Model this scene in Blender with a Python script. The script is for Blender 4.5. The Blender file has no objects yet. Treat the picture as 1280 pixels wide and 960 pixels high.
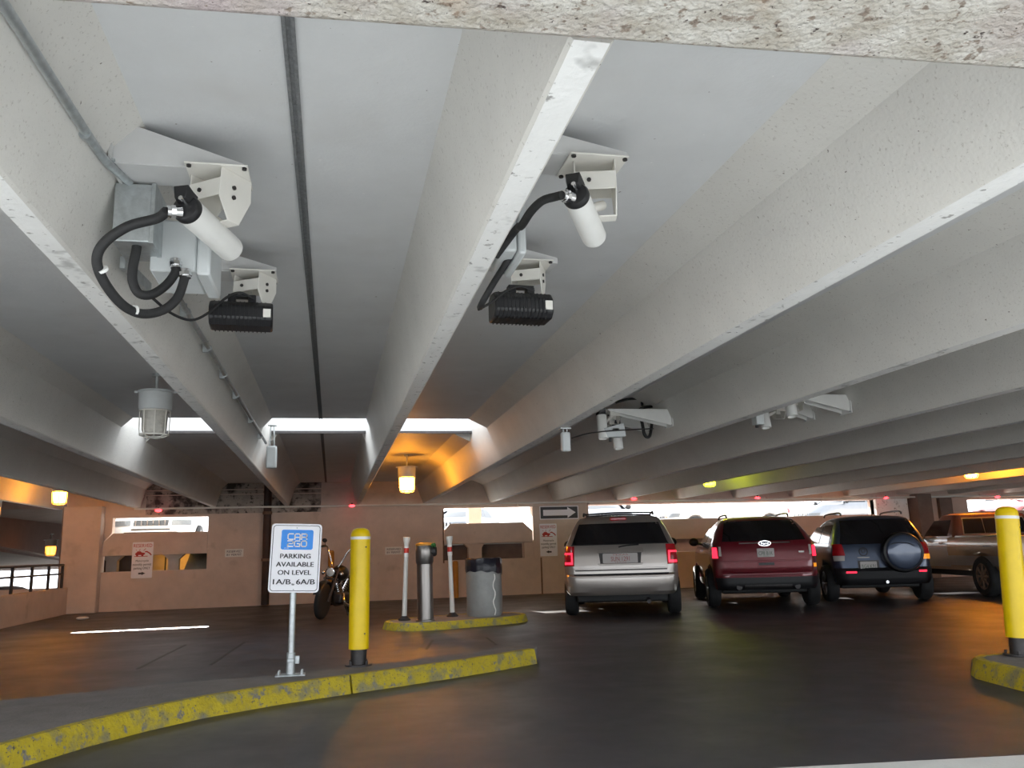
import bpy, bmesh, math, random
from mathutils import Vector, Matrix
random.seed(7)
C = bpy.context.scene.collection
sc = bpy.context.scene
PI = math.pi
FOC = 1036.0; EYE = 1.2          # focal length in pixels of the 1280x960 frame, eye height over the deck

# ------------------------------------------------------------------ camera
def cam_axes():
    d = Vector((415-640, 480-694, FOC)).normalized()
    h = Vector((1415-640, 480-(694-30), FOC))
    up = h.cross(d).normalized()
    if up.y < 0: up = -up
    x = d.cross(up).normalized()
    if x.x < 0: x = -x
    return Matrix((x, d, up))
RM = cam_axes()
def P(px, py, Y):                 # the point on the plane y = Y that the photograph shows at a pixel
    r = RM @ Vector((px-640, 480-py, FOC))
    t = Y / r.y
    return Vector((r.x*t, Y, EYE + r.z*t))
def PZ(px, py, z=0.0):            # the same on a level plane
    r = RM @ Vector((px-640, 480-py, FOC))
    t = (z-EYE)/r.z
    return Vector((r.x*t, r.y*t, z))
cam = bpy.data.cameras.new('camera'); camo = bpy.data.objects.new('camera', cam); C.objects.link(camo)
rot = Matrix((RM.col[0], RM.col[1], -RM.col[2])).transposed().to_4x4()
camo.matrix_world = Matrix.Translation((0, 0, EYE)) @ rot
cam.sensor_width = 36; cam.lens = FOC/1280*36; cam.clip_start = .05; cam.clip_end = 300
sc.camera = camo

# ------------------------------------------------------------------ materials
def pm(name, col, rough=.55, metal=0., vary=0., vscale=6., bump=0., bscale=60., col2=None, spots=None, emit=None, estr=0., rvary=0., coat=0., spec=None, stretch=None):
    m = bpy.data.materials.new(name); m.use_nodes = True
    nt = m.node_tree; n = nt.nodes; L = nt.links
    b = n['Principled BSDF']
    b.inputs['Base Color'].default_value = (*col, 1); b.inputs['Roughness'].default_value = rough; b.inputs['Metallic'].default_value = metal
    if coat: b.inputs['Coat Weight'].default_value = coat; b.inputs['Coat Roughness'].default_value = .05
    if spec is not None: b.inputs['Specular IOR Level'].default_value = spec
    if emit: b.inputs['Emission Color'].default_value = (*emit, 1); b.inputs['Emission Strength'].default_value = estr
    tc = n.new('ShaderNodeTexCoord'); src = tc.outputs['Object']
    if stretch:
        mp = n.new('ShaderNodeMapping'); mp.inputs['Scale'].default_value = stretch; L.new(src, mp.inputs['Vector']); src = mp.outputs['Vector']
    cur = None
    if vary or col2:
        no = n.new('ShaderNodeTexNoise'); no.inputs['Scale'].default_value = vscale; no.inputs['Detail'].default_value = 8; no.inputs['Roughness'].default_value = .65
        L.new(src, no.inputs['Vector'])
        r = n.new('ShaderNodeValToRGB'); r.color_ramp.elements[0].position = .32; r.color_ramp.elements[1].position = .68
        c2 = col2 or tuple(min(1, c*(1+vary)) for c in col); c1 = tuple(c*(1-vary) for c in col) if not col2 else col
        r.color_ramp.elements[0].color = (*c1, 1); r.color_ramp.elements[1].color = (*c2, 1)
        L.new(no.outputs['Fac'], r.inputs['Fac']); cur = r.outputs['Color']
        if rvary:
            mr = n.new('ShaderNodeMapRange'); mr.inputs['To Min'].default_value = rough-rvary; mr.inputs['To Max'].default_value = rough+rvary
            mr.inputs['From Min'].default_value = .3; mr.inputs['From Max'].default_value = .7
            L.new(no.outputs['Fac'], mr.inputs['Value']); L.new(mr.outputs['Result'], b.inputs['Roughness'])
    for (sc_, lo, hi, scol) in (spots or []):
        no = n.new('ShaderNodeTexNoise'); no.inputs['Scale'].default_value = sc_; no.inputs['Detail'].default_value = 3; no.inputs['Roughness'].default_value = .6
        L.new(src, no.inputs['Vector'])
        mr = n.new('ShaderNodeMapRange'); mr.inputs['From Min'].default_value = lo; mr.inputs['From Max'].default_value = hi; L.new(no.outputs['Fac'], mr.inputs['Value'])
        mx = n.new('ShaderNodeMix'); mx.data_type = 'RGBA'
        L.new(mr.outputs['Result'], mx.inputs['Factor'])
        if cur: L.new(cur, mx.inputs['A'])
        else: mx.inputs['A'].default_value = (*col, 1)
        mx.inputs['B'].default_value = (*scol, 1); cur = mx.outputs['Result']
    if cur: L.new(cur, b.inputs['Base Color'])
    if bump:
        no = n.new('ShaderNodeTexNoise'); no.inputs['Scale'].default_value = bscale; no.inputs['Detail'].default_value = 6
        L.new(src, no.inputs['Vector'])
        bu = n.new('ShaderNodeBump'); bu.inputs['Strength'].default_value = bump; bu.inputs['Distance'].default_value = .02
        L.new(no.outputs['Fac'], bu.inputs['Height']); L.new(bu.outputs['Normal'], b.inputs['Normal'])
    return m
M = {}
M['ceil'] = pm('painted_ceiling', (.68,.69,.70), .6, vary=.04, vscale=2.2, bump=.10, bscale=40, spots=[(1.3,.56,.75,(.63,.63,.63)), (24,.74,.765,(.22,.19,.17)), (19,.735,.75,(.80,.80,.80))])
M['stem'] = pm('painted_beam', (.70,.685,.65), .6, vary=.05, vscale=1.5, bump=.15, bscale=55, spots=[(60,.60,.72,(.51,.485,.45)), (26,.72,.75,(.20,.17,.15))])
M['soffit'] = pm('scuffed_white_paint', (.86,.86,.85), .55, vary=.04, vscale=3, bump=.2, bscale=30, spots=[(5,.60,.70,(.52,.52,.51)), (16,.62,.70,(.34,.33,.32)), (26,.68,.72,(.12,.11,.11))])
M['facade'] = pm('rough_aggregate_concrete', (.40,.36,.30), .9, col2=(.62,.60,.56), vscale=9, bump=1., bscale=55, spots=[(1.7,.50,.68,(.46,.39,.39)), (30,.58,.66,(.26,.21,.17)), (15,.69,.73,(.09,.065,.05)), (46,.66,.71,(.07,.05,.045)), (2.4,.66,.78,(.40,.27,.17))])
M['joint'] = pm('grey_joint_sealant', (.17,.175,.18), .8, vary=.25, vscale=40, bump=.4)
M['wall'] = pm('beige_painted_concrete', (.65,.53,.45), .75, vary=.09, vscale=2.0, bump=.15, bscale=25, spots=[(1.6,.62,.80,(.42,.33,.26)), (34,.76,.80,(.12,.09,.08))])
M['wallpink'] = pm('pinkish_painted_concrete', (.62,.47,.40), .75, vary=.08, vscale=2.0, bump=.12, bscale=25)
M['rampshade'] = pm('shaded_ramp_brown', (.26,.165,.13), .8, vary=.1, vscale=2)  # darkened copy of the pink wall paint; ramp dimness put into colour
M['mould'] = pm('mould_stained_concrete', (.44,.38,.33), .85, vary=.15, vscale=3, bump=.3, bscale=25, spots=[(2.6,.48,.62,(.06,.05,.045)), (9,.56,.66,(.05,.045,.04))])
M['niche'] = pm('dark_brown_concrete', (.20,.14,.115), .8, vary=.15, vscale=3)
M['asphalt'] = pm('worn_asphalt', (.038,.037,.043), .41, col2=(.058,.055,.063), vscale=1.1, bump=.25, bscale=150, rvary=.10, spots=[(60,.72,.76,(.16,.15,.15))], spec=.42)
M['tar'] = pm('tar_seam', (.012,.012,.013), .5)
M['apron'] = pm('pale_concrete_pavement', (.66,.65,.62), .85, vary=.06, vscale=2, bump=.2, bscale=60)
M['curbtop'] = pm('grey_curb_concrete', (.20,.185,.18), .8, vary=.15, vscale=5, bump=.3, bscale=50)
M['curbyel'] = pm('worn_yellow_curb_paint', (.47,.36,.015), .7, vary=.15, vscale=5, bump=.5, bscale=35, spots=[(6,.50,.64,(.25,.22,.10)), (14,.58,.66,(.20,.185,.15)), (45,.60,.68,(.10,.09,.07))])
M['yellow'] = pm('yellow_plastic', (.90,.62,.0), .38, vary=.05, vscale=8)
M['white'] = pm('white_painted_metal', (.80,.80,.78), .4, vary=.02, vscale=10)
M['offwhite'] = pm('off_white_plastic', (.78,.76,.71), .42, vary=.02, vscale=8)
M['greypl'] = pm('pale_grey_plastic', (.58,.61,.62), .45, vary=.03, vscale=10)
M['arm'] = pm('grey_painted_bracket', (.60,.60,.60), .45, vary=.03, vscale=8)
M['galv'] = pm('galvanised_steel', (.50,.53,.54), .42, .75, vary=.15, vscale=25, bump=.05)
M['steel'] = pm('brushed_stainless_steel', (.27,.25,.235), .30, .95, vary=.12, vscale=14, stretch=(1,1,.1))
M['chrome'] = pm('chrome', (.75,.75,.76), .12, 1., vary=.02)
M['black'] = pm('black_plastic', (.012,.012,.014), .38, vary=.2, vscale=20)
M['rubber'] = pm('black_rubber', (.016,.016,.017), .65, vary=.2, vscale=30, bump=.1)
M['dark'] = pm('dark_steel', (.06,.055,.055), .5, .6, vary=.2, vscale=20)
M['rust'] = pm('rusty_steel', (.20,.12,.08), .75, .2, vary=.35, vscale=12, bump=.2)
M['blackpipe'] = pm('tarry_black_pipe', (.025,.020,.020), .6, col2=(.07,.03,.022), vscale=2)
M['redw'] = pm('red_reflective_tape', (.72,.05,.03), .4, vary=.05)
M['whitetape'] = pm('white_reflective_tape', (.90,.88,.84), .35, vary=.02)
M['orangep'] = pm('orange_painted_post', (.55,.24,.03), .5, vary=.12, vscale=6)
M['signwhite'] = pm('white_sign_face', (.92,.91,.95), .4, vary=.01)
M['signblue'] = pm('blue_sign_panel', (.015,.27,.86), .4, vary=.02)
M['ink'] = pm('black_sign_ink', (.05,.05,.055), .5, vary=.05)
M['redink'] = pm('red_sign_ink', (.52,.035,.03), .5, vary=.05)
M['canbody'] = pm('grey_bin_shell', (.30,.30,.285), .38, vary=.12, vscale=5, bump=.35, bscale=7)
M['bag'] = pm('black_bin_liner', (.012,.012,.02), .28, vary=.2, vscale=8, bump=.6, bscale=9)
M['glassclear'] = pm('ribbed_lamp_glass', (.50,.48,.44), .25, vary=.15, vscale=20, bump=.5, bscale=30)
def emit(name, col, s): return pm(name, col, .4, emit=col, estr=s, vary=.02)
M['sodium'] = emit('lit_sodium_globe', (1., .36, .03), 9)
M['sodiummid'] = emit('lit_orange_globe', (1., .36, .025), 62)
M['sodiumstrong'] = emit('lit_strong_sodium_globe', (1., .33, .02), 190)
M['sodiumhot'] = emit('lit_hot_sodium_globe', (1., .36, .025), 105)
M['greenlamp'] = emit('lit_yellow_green_globe', (.72, .82, .02), 22)
M['redled'] = emit('lit_red_lens', (1., .04, .05), 6)
M['paper'] = pm('crumpled_paper', (.6,.57,.53), .8, vary=.1)
M['tyre'] = pm('tyre_rubber', (.013,.013,.014), .75, vary=.2, vscale=25, bump=.1)
M['alloy'] = pm('alloy_wheel', (.40,.40,.41), .32, .9, vary=.05)
M['carglass'] = pm('tinted_car_glass', (.010,.010,.012), .06, vary=.1, spec=.6)
M['vanpaint'] = pm('champagne_silver_paint', (.40,.36,.33), .32, .65, vary=.03, vscale=3, coat=.7)
M['redpaint'] = pm('dark_red_paint', (.16,.008,.017), .28, .25, vary=.06, vscale=3, coat=1.)
M['bluepaint'] = pm('slate_blue_paint', (.055,.075,.125), .30, .4, vary=.06, vscale=3, coat=.8)
M['tanpaint'] = pm('tan_truck_paint', (.42,.27,.16), .30, .2, vary=.06, vscale=3, coat=.7)
M['silverpaint'] = pm('silver_truck_paint', (.42,.41,.42), .28, .5, vary=.05, vscale=3, coat=.7)
M['brownpaint'] = pm('brown_cab_paint', (.17,.055,.035), .35, .1, vary=.08, vscale=3, coat=.5)
M['carwhite'] = pm('white_car_paint', (.80,.80,.80), .25, vary=.02, coat=.8)
M['cargrey'] = pm('grey_car_paint', (.16,.17,.19), .3, .5, vary=.04, coat=.8)
M['cardark'] = pm('dark_car_paint', (.03,.032,.04), .3, .3, vary=.04, coat=.8)
M['tail'] = pm('red_tail_lens', (.42,.008,.015), .15, vary=.12, vscale=20, coat=.5)
M['taillit'] = pm('glowing_red_tail_lens', (.6,.01,.03), .2, emit=(1.,.03,.07), estr=1.6, vary=.05)
M['clearlens'] = pm('clear_lens', (.55,.52,.48), .15, vary=.05)
M['amber'] = pm('amber_lens', (.75,.28,.02), .2, emit=(1.,.35,.03), estr=.6, vary=.05)
M['plate'] = pm('number_plate_face', (.50,.46,.44), .5, vary=.03)
M['platered'] = pm('number_plate_ink', (.36,.10,.09), .5, vary=.05)
M['plategreen'] = pm('number_plate_dark_ink', (.10,.14,.10), .5, vary=.05)
M['emblem'] = pm('dark_blue_emblem', (.012,.02,.07), .25, vary=.05)
M['headlamp'] = pm('headlamp_lens', (.10,.105,.11), .12, vary=.1, vscale=12)
M['leaf'] = pm('green_leaf_plastic', (.03,.13,.03), .5, vary=.2)

# ------------------------------------------------------------------ mesh builder
class MB:
    def __init__(s): s.bm = bmesh.new()
    def face(s, pts):
        try: return s.bm.faces.new([s.bm.verts.new(p) for p in pts])
        except ValueError: return None
    def box(s, x0, x1, y0, y1, z0, z1, mat=None):
        v = [s.bm.verts.new(mat @ Vector(p) if mat else p) for p in ((x0,y0,z0),(x1,y0,z0),(x1,y1,z0),(x0,y1,z0),(x0,y0,z1),(x1,y0,z1),(x1,y1,z1),(x0,y1,z1))]
        for f in ((0,3,2,1),(4,5,6,7),(0,1,5,4),(1,2,6,5),(2,3,7,6),(3,0,4,7)): s.bm.faces.new([v[i] for i in f])
        return s
    def loft(s, rings, cap=True, closed=True):
        rv = [[s.bm.verts.new(p) for p in r] for r in rings]
        n = len(rv[0])
        for a, b in zip(rv, rv[1:]):
            for i in range(n if closed else n-1):
                j = (i+1) % n
                try: s.bm.faces.new((a[i], a[j], b[j], b[i]))
                except ValueError: pass
        if cap:
            for r, rev in ((rv[0], True), (rv[-1], False)):
                try: s.bm.faces.new(r[::-1] if rev else r)
                except ValueError: pass
        return s
    def cyl(s, p0, p1, r0, r1=None, n=20, cap=True):
        p0, p1 = Vector(p0), Vector(p1); r1 = r0 if r1 is None else r1
        d = (p1-p0).normalized(); a = d.orthogonal().normalized(); b = d.cross(a)
        ring = lambda p, r: [p + a*(r*math.cos(2*PI*i/n)) + b*(r*math.sin(2*PI*i/n)) for i in range(n)]
        return s.loft([ring(p0, r0), ring(p1, r1)], cap)
    def lathe(s, prof, o=(0,0,0), axis=(0,0,1), n=28):
        o = Vector(o); d = Vector(axis).normalized(); a = d.orthogonal().normalized(); b = d.cross(a)
        return s.loft([[o + d*h + a*(r*math.cos(2*PI*i/n)) + b*(r*math.sin(2*PI*i/n)) for i in range(n)] for r, h in prof])
    def tube(s, pts, r, n=10, smooth=5, closed=False):
        pts = [Vector(p) for p in pts]
        if smooth and len(pts) > 2:
            q = []; m = len(pts)
            for i in range(m if closed else m-1):
                p0, p1, p2, p3 = ((pts[(i-1) % m], pts[i], pts[(i+1) % m], pts[(i+2) % m]) if closed else (pts[max(i-1,0)], pts[i], pts[i+1], pts[min(i+2,m-1)]))
                for k in range(smooth):
                    t = k/smooth
                    q.append(.5*((2*p1) + (p2-p0)*t + (2*p0-5*p1+4*p2-p3)*t*t + (3*p1-p0-3*p2+p3)*t**3))
            if not closed: q.append(pts[-1])
            pts = q
        rings = []; a = None
        for i, p in enumerate(pts):
            if closed: d = pts[(i+1) % len(pts)] - pts[i-1]
            else: d = pts[min(i+1, len(pts)-1)] - pts[max(i-1, 0)]
            d.normalize()
            if a is None: a = d.orthogonal().normalized()
            a = (a - d*a.dot(d)).normalized(); b = d.cross(a)
            rings.append([p + a*(r*math.cos(2*PI*k/n)) + b*(r*math.sin(2*PI*k/n)) for k in range(n)])
        if closed: rings.append(rings[0]); return s.loft(rings, False)
        return s.loft(rings)
    def prism(s, poly, f0, f1):   # poly: list of 2D; f0/f1 map (u,v) to 3D
        return s.loft([[f0(*p) for p in poly], [f1(*p) for p in poly]])
    def prism_y(s, poly, y0, y1): return s.prism(poly, lambda u, v: (u, y0, v), lambda u, v: (u, y1, v))
    def prism_z(s, poly, z0, z1): return s.prism(poly, lambda u, v: (u, v, z0), lambda u, v: (u, v, z1))
    def prism_x(s, poly, x0, x1): return s.prism(poly, lambda u, v: (x0, u, v), lambda u, v: (x1, u, v))
    def ball(s, c, r, sx=1, sy=1, sz=1, n=16):
        m = Matrix.Translation(c) @ Matrix.Diagonal((r*sx, r*sy, r*sz, 1))
        bmesh.ops.create_uvsphere(s.bm, u_segments=n, v_segments=max(6, n//2), radius=1, matrix=m); return s
    def torus(s, c, axis, R, r, n=28, m=10):
        c = Vector(c); d = Vector(axis).normalized(); a = d.orthogonal().normalized(); b = d.cross(a)
        return s.tube([c + a*(R*math.cos(2*PI*i/n)) + b*(R*math.sin(2*PI*i/n)) for i in range(n)], r, m, 0, True)
    def patch(s, fn, nu, nv, off, back=-.012):   # fn(u,v) -> (point, normal); a shell that follows a surface
        g = {}
        for k, o in ((0, off), (1, back)):
            for i in range(nu+1):
                for j in range(nv+1):
                    p, n = fn(i/nu, j/nv); g[k, i, j] = s.bm.verts.new(p + n*o)
        for i in range(nu):
            for j in range(nv):
                s.bm.faces.new((g[0,i,j], g[0,i+1,j], g[0,i+1,j+1], g[0,i,j+1])); s.bm.faces.new((g[1,i,j], g[1,i,j+1], g[1,i+1,j+1], g[1,i+1,j]))
        for i in range(nu):
            s.bm.faces.new((g[0,i,0], g[1,i,0], g[1,i+1,0], g[0,i+1,0])); s.bm.faces.new((g[0,i,nv], g[0,i+1,nv], g[1,i+1,nv], g[1,i,nv]))
        for j in range(nv):
            s.bm.faces.new((g[0,0,j], g[0,0,j+1], g[1,0,j+1], g[1,0,j])); s.bm.faces.new((g[0,nu,j], g[1,nu,j], g[1,nu,j+1], g[0,nu,j+1]))
        return s
    def text(s, string, cx, cz, h, w=None, y=0., depth=.002):    # lettering that faces -y
        cu = bpy.data.curves.new('t', 'FONT'); cu.body = string; cu.extrude = .5; cu.resolution_u = 3
        to = bpy.data.objects.new('t', cu); C.objects.link(to)
        dg = bpy.context.evaluated_depsgraph_get(); me = bpy.data.meshes.new_from_object(to.evaluated_get(dg))
        xs = [v.co.x for v in me.vertices]; ys = [v.co.y for v in me.vertices]
        sx0, sx1, sy0, sy1 = min(xs), max(xs), min(ys), max(ys)
        k = h/(sy1-sy0); kx = w/(sx1-sx0) if w else k
        for v in me.vertices: v.co = Vector((cx + (v.co.x-(sx0+sx1)/2)*kx, y - v.co.z*depth*2, cz + (v.co.y-(sy0+sy1)/2)*k))
        s.bm.from_mesh(me); bpy.data.objects.remove(to); bpy.data.meshes.remove(me); bpy.data.curves.remove(cu)
        return s
    def stroke(s, pts, t, y=0., depth=.002):                      # flat pen stroke in the x-z plane, facing -y
        for (x0, z0), (x1, z1) in zip(pts, pts[1:]):
            dx, dz = x1-x0, z1-z0; l = math.hypot(dx, dz) or 1; nx, nz = -dz/l*t/2, dx/l*t/2; ex, ez = dx/l*t*.3, dz/l*t*.3
            s.prism_y([(x0+nx-ex, z0+nz-ez), (x0-nx-ex, z0-nz-ez), (x1-nx+ex, z1-nz+ez), (x1+nx+ex, z1+nz+ez)], y, y-depth)
        return s
    def xf(s, m): bmesh.ops.transform(s.bm, matrix=m, verts=s.bm.verts); return s
    def build(s, name, mat, parent=None, bevel=0., angle=38, loc=None, rot=None, label=None):
        bmesh.ops.recalc_face_normals(s.bm, faces=s.bm.faces)
        me = bpy.data.meshes.new(name); s.bm.to_mesh(me); s.bm.free()
        me.materials.append(M[mat] if isinstance(mat, str) else mat)
        me.polygons.foreach_set('use_smooth', [True]*len(me.polygons)); me.set_sharp_from_angle(angle=math.radians(angle))
        o = bpy.data.objects.new(name, me); C.objects.link(o)
        if parent: o.parent = parent
        if loc: o.location = loc
        if rot: o.rotation_euler = rot
        if label: o['label'] = label
        if bevel:
            b = o.modifiers.new('bevel', 'BEVEL'); b.width = bevel; b.segments = 2; b.limit_method = 'ANGLE'; b.angle_limit = math.radians(40); b.harden_normals = False
        return o
def tag(o, label, cat, group=None):
    o['label'] = label; o['category'] = cat
    if group: o['group'] = group
    return o
def thing(name, label, cat, loc=(0,0,0), rot=(0,0,0), group=None):
    o = bpy.data.objects.new(name, None); C.objects.link(o); o.location = loc; o.rotation_euler = rot; o.empty_display_size = .1
    return tag(o, label, cat, group)
def struct(mb, name, mat, **k):
    o = mb.build(name, mat, **k); o['kind'] = 'structure'; return o
def rrect(x0, x1, z0, z1, r, n=5):
    pts = []
    for cx, cz, a in ((x1-r, z1-r, 0), (x0+r, z1-r, 90), (x0+r, z0+r, 180), (x1-r, z0+r, 270)):
        for i in range(n+1):
            t = math.radians(a + 90*i/n); pts.append((cx + r*math.cos(t), cz + r*math.sin(t)))
    return pts
def copy_tree(o, parent=None):
    c = o.copy(); C.objects.link(c)
    if parent: c.parent = parent
    for ch in [q for q in bpy.data.objects if q.parent == o]: copy_tree(ch, c)
    return c

# ================================================================== THE SETTING
WY = 22.6                                              # inner face of the back wall
fe = lambda x: 4.72 - .136*x                           # edge where the asphalt meets the pale apron
m = MB(); m.prism_z([(-6.3, fe(-6.3)), (26, fe(26)), (26, 23.2), (-6.3, 23.2)], -.15, 0); struct(m, 'floor', 'asphalt')
m = MB(); m.prism_z([(-40, -30), (45, -30), (45, fe(45)), (-40, fe(-40))], -.15, .004); struct(m, 'pavement_apron', 'apron')
m = MB(); m.box(-40, -6.6, 8.5, 60, -1.15, -1.0); struct(m, 'ground_lower_road', 'asphalt')
m = MB()
for a, b in (((172,836),(232,806)), ((262,832),(305,803)), ((533,812),(541,800)), ((620,806),(608,797))):
    p, q = PZ(*a), PZ(*b); d = (q-p).normalized(); n_ = Vector((-d.y, d.x, 0))*.018
    m.prism_z([tuple((p+n_).xy), tuple((p-n_).xy), tuple((q-n_).xy), tuple((q+n_).xy)], .0, .003)
struct(m, 'floor_tar_seams', 'tar')

# double-tee ceiling: slab, slot open to the sky, stems with haunches
def slab(x0, x1, y0, y1, nm='ceiling'):
    m = MB(); m.box(x0, x1, y0, y1, 3.1, 3.32); return struct(m, nm, 'ceil')
slab(-8.2, 26, 1.62, 11.88); slab(-8.2, 26, 13.23, 23.0); slab(-8.2, -2.99, 11.88, 13.23); slab(2.47, 26, 11.88, 13.23)
m = MB(); m.box(-2.99, 2.47, 13.235, 13.40, 3.12, 3.62); struct(m, 'slot_upstand', 'soffit')
m = MB(); m.box(-2.99, 2.47, 13.20, 13.26, 3.075, 3.115); struct(m, 'slot_edge_angle', 'dark')
for x in (-.18, 3.46, 7.1, 10.74, -3.84):
    for y0, y1 in ((1.9, 11.88), (13.27, 22.6)):
        m = MB(); m.box(x-.024, x-.009, y0, y1, 3.088, 3.12); m.box(x+.009, x+.024, y0, y1, 3.088, 3.12); m.box(x-.009, x+.009, y0, y1, 3.097, 3.12)
        struct(m, 'ceiling_joint', 'joint')
XS = [.65 + 1.82*k for k in range(-4, 14)]
for k, x in enumerate(XS):
    k -= 4
    lp = [(-.062, 2.5), (-.15, 2.98), (-.20, 3.1)]; rp = [(.062, 2.5), (.15, 2.98), (.28, 3.1)]
    if k == -1: rp = [(.062, 2.5), (.21, 2.97), (.33, 3.1)]
    if k >= 1: lp = [(-.085, 2.5), (-.27, 2.97), (-.54, 3.1)]
    if k <= -2: rp = [(.07, 2.5), (.2, 2.97), (.34, 3.1)]
    c = .012
    ring = [(x+lp[0][0]+c, 2.5), (x+lp[0][0], 2.5+c), (x+lp[1][0], lp[1][1]), (x+lp[2][0], 3.1), (x+lp[2][0], 3.2), (x+rp[2][0], 3.2), (x+rp[2][0], 3.1), (x+rp[1][0], rp[1][1]), (x+rp[0][0], 2.5+c), (x+rp[0][0]-c, 2.5)]
    m = MB()
    if -2 <= k <= 1:   # the haunch stops at the slot
        core = [ring[0], ring[1], ring[2], (ring[2][0], 3.3), (ring[7][0], 3.3), ring[7], ring[8], ring[9]]
        m.prism_y(ring, 1.86, 11.88); m.prism_y(core, 11.88, 13.41); m.prism_y(ring, 13.41, WY+.05)
    else: m.prism_y(ring, 1.86, WY+.05)
    st = struct(m, 'ceiling_beam', 'stem', angle=25)
    st.data.materials.append(M['soffit'])
    for p in st.data.polygons:
        if p.normal.z < -.9 and p.center.z < 2.6: p.material_index = 1
# the facade beam above the entrance, a little askew
m = MB(); m.box(-12, 26, -.80, 0, 2.45, 4.2)
struct(m, 'entrance_beam', 'facade', loc=(.55, 1.80, 0), rot=(0, 0, math.radians(-3.0)), bevel=.03)

# back wall with its two rows of openings
def wall_holes(m, x0, x1, z0, z1, y0, y1, holes):
    xs = sorted({x0, x1, *[h[0] for h in holes], *[h[1] for h in holes]}); zs = sorted({z0, z1, *[h[2] for h in holes], *[h[3] for h in holes]})
    for a, b in zip(xs, xs[1:]):
        run = None
        for c, d in zip(zs, zs[1:]):
            hole = any(h[0] <= a and b <= h[1] and h[2] <= c and d <= h[3] for h in holes)
            if not hole: run = [run[0] if run else c, d]
            if hole or d == z1:
                if run: m.box(a, b, y0, y1, run[0], run[1])
                run = None
HOLES = [(-5.7, -3.1, .95, 2.27), (2.95, 5.42, .97, 2.36), (7.04, 16.1, 1.0, 2.37), (19.4, 22.6, 1.95, 2.32)]
m = MB(); wall_holes(m, -6.45, 7.0, 0, 3.1, WY, WY+.3, HOLES[:2]); struct(m, 'wall_back', 'wall')
m = MB(); wall_holes(m, 7.0, 26, 0, 3.1, WY, WY+.3, HOLES[2:]); struct(m, 'wall_back.001', 'wallpink')
m = MB(); m.box(25.8, 26, 1.8, WY+.3, 0, 3.1); struct(m, 'wall_right', 'wall')
for poly, mt in (([(-5.69,1.34),(-3.1,1.34),(-3.1,1.89),(-5.34,1.89),(-5.69,1.52)], 'wall'), ([(2.97,1.40),(5.40,1.40),(5.40,1.70),(5.14,1.94),(3.10,1.94),(2.97,1.78)], 'wall'), ([(7.04,1.36),(16.1,1.36),(16.1,1.93),(7.04,1.93)], 'wallpink')):
    m = MB(); m.prism_y(poly, WY-.03, WY+.16); struct(m, 'wall_spandrel_panel', mt, bevel=.012)
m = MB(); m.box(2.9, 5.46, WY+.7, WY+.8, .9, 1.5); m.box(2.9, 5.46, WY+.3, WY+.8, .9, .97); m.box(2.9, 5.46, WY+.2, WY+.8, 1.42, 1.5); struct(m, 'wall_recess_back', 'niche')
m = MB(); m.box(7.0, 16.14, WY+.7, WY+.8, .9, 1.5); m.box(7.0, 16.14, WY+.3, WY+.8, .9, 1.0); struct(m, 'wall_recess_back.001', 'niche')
m = MB(); m.prism_y([(3.62,.97),(3.98,.97),(3.98,1.28),(4.06,1.40),(3.50,1.40),(3.62,1.28)], WY+.05, WY+.3); struct(m, 'wall_recess_pier', 'wall')
m = MB(); m.box(5.16, 5.42, WY+.02, WY+.3, .97, 1.41); struct(m, 'wall_recess_pier.001', 'wall')
# header, ledges and seams over the wall, stained where water came down
m = MB(); m.box(-4.6, -.30, WY-.05, WY, 2.33, 3.1); struct(m, 'wall_back_header', 'mould')
m = MB(); m.box(-.30, 6.95, WY-.05, WY, 2.39, 3.1); struct(m, 'wall_back_header.001', 'wall')
m = MB()
for z in (2.80, 2.92): m.box(-6, 26, WY-.09, WY-.05, z, z+.025)
struct(m, 'wall_back_ledge', 'wall')
for i, x in enumerate([7.0 + 1.82*k for k in range(10)]):
    m = MB(); m.box(x+.015, x+1.805, WY-.16, WY-.002, 2.385, 2.5); struct(m, 'beam_bearing_block', 'wallpink' if i % 2 else 'wall', bevel=.01)
m = MB()
for x in (5.62, 6.92): m.box(x-.022, x+.022, WY-.006, WY+.01, 0, .97)
for x in (-5.6, 2.94): m.box(x-.03, x+.01, WY-.004, WY+.01, .0 if x < 0 else .9, 2.3)
struct(m, 'wall_back_joint', 'rust')
# column in the corner, pier between openings, far right posts
m = MB(); m.box(-6.42, -5.56, WY-.32, WY+.25, 0, 2.56); struct(m, 'corner_column', 'wall', bevel=.02)
m = MB(); m.prism_y([(-5.6,1.66),(-5.44,1.84),(-5.38,1.92),(-5.38,2.3),(-5.6,2.3)], WY+.05, WY+.3); struct(m, 'wall_infill', 'wall')
m = MB(); m.box(16.1, 17.2, WY-.12, WY+.2, 0, 2.4); struct(m, 'wall_pier', 'soffit', bevel=.02)
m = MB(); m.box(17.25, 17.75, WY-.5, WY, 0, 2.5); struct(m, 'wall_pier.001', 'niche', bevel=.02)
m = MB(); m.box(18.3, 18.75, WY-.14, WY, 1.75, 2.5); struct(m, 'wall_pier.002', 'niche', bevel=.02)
m = MB(); m.prism_y([(4.96,2.46),(5.0,2.36),(5.7,2.36),(5.75,2.46),(5.75,2.5),(4.96,2.5)], WY-.14, WY-.04); struct(m, 'wall_corbel', 'wall')
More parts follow.
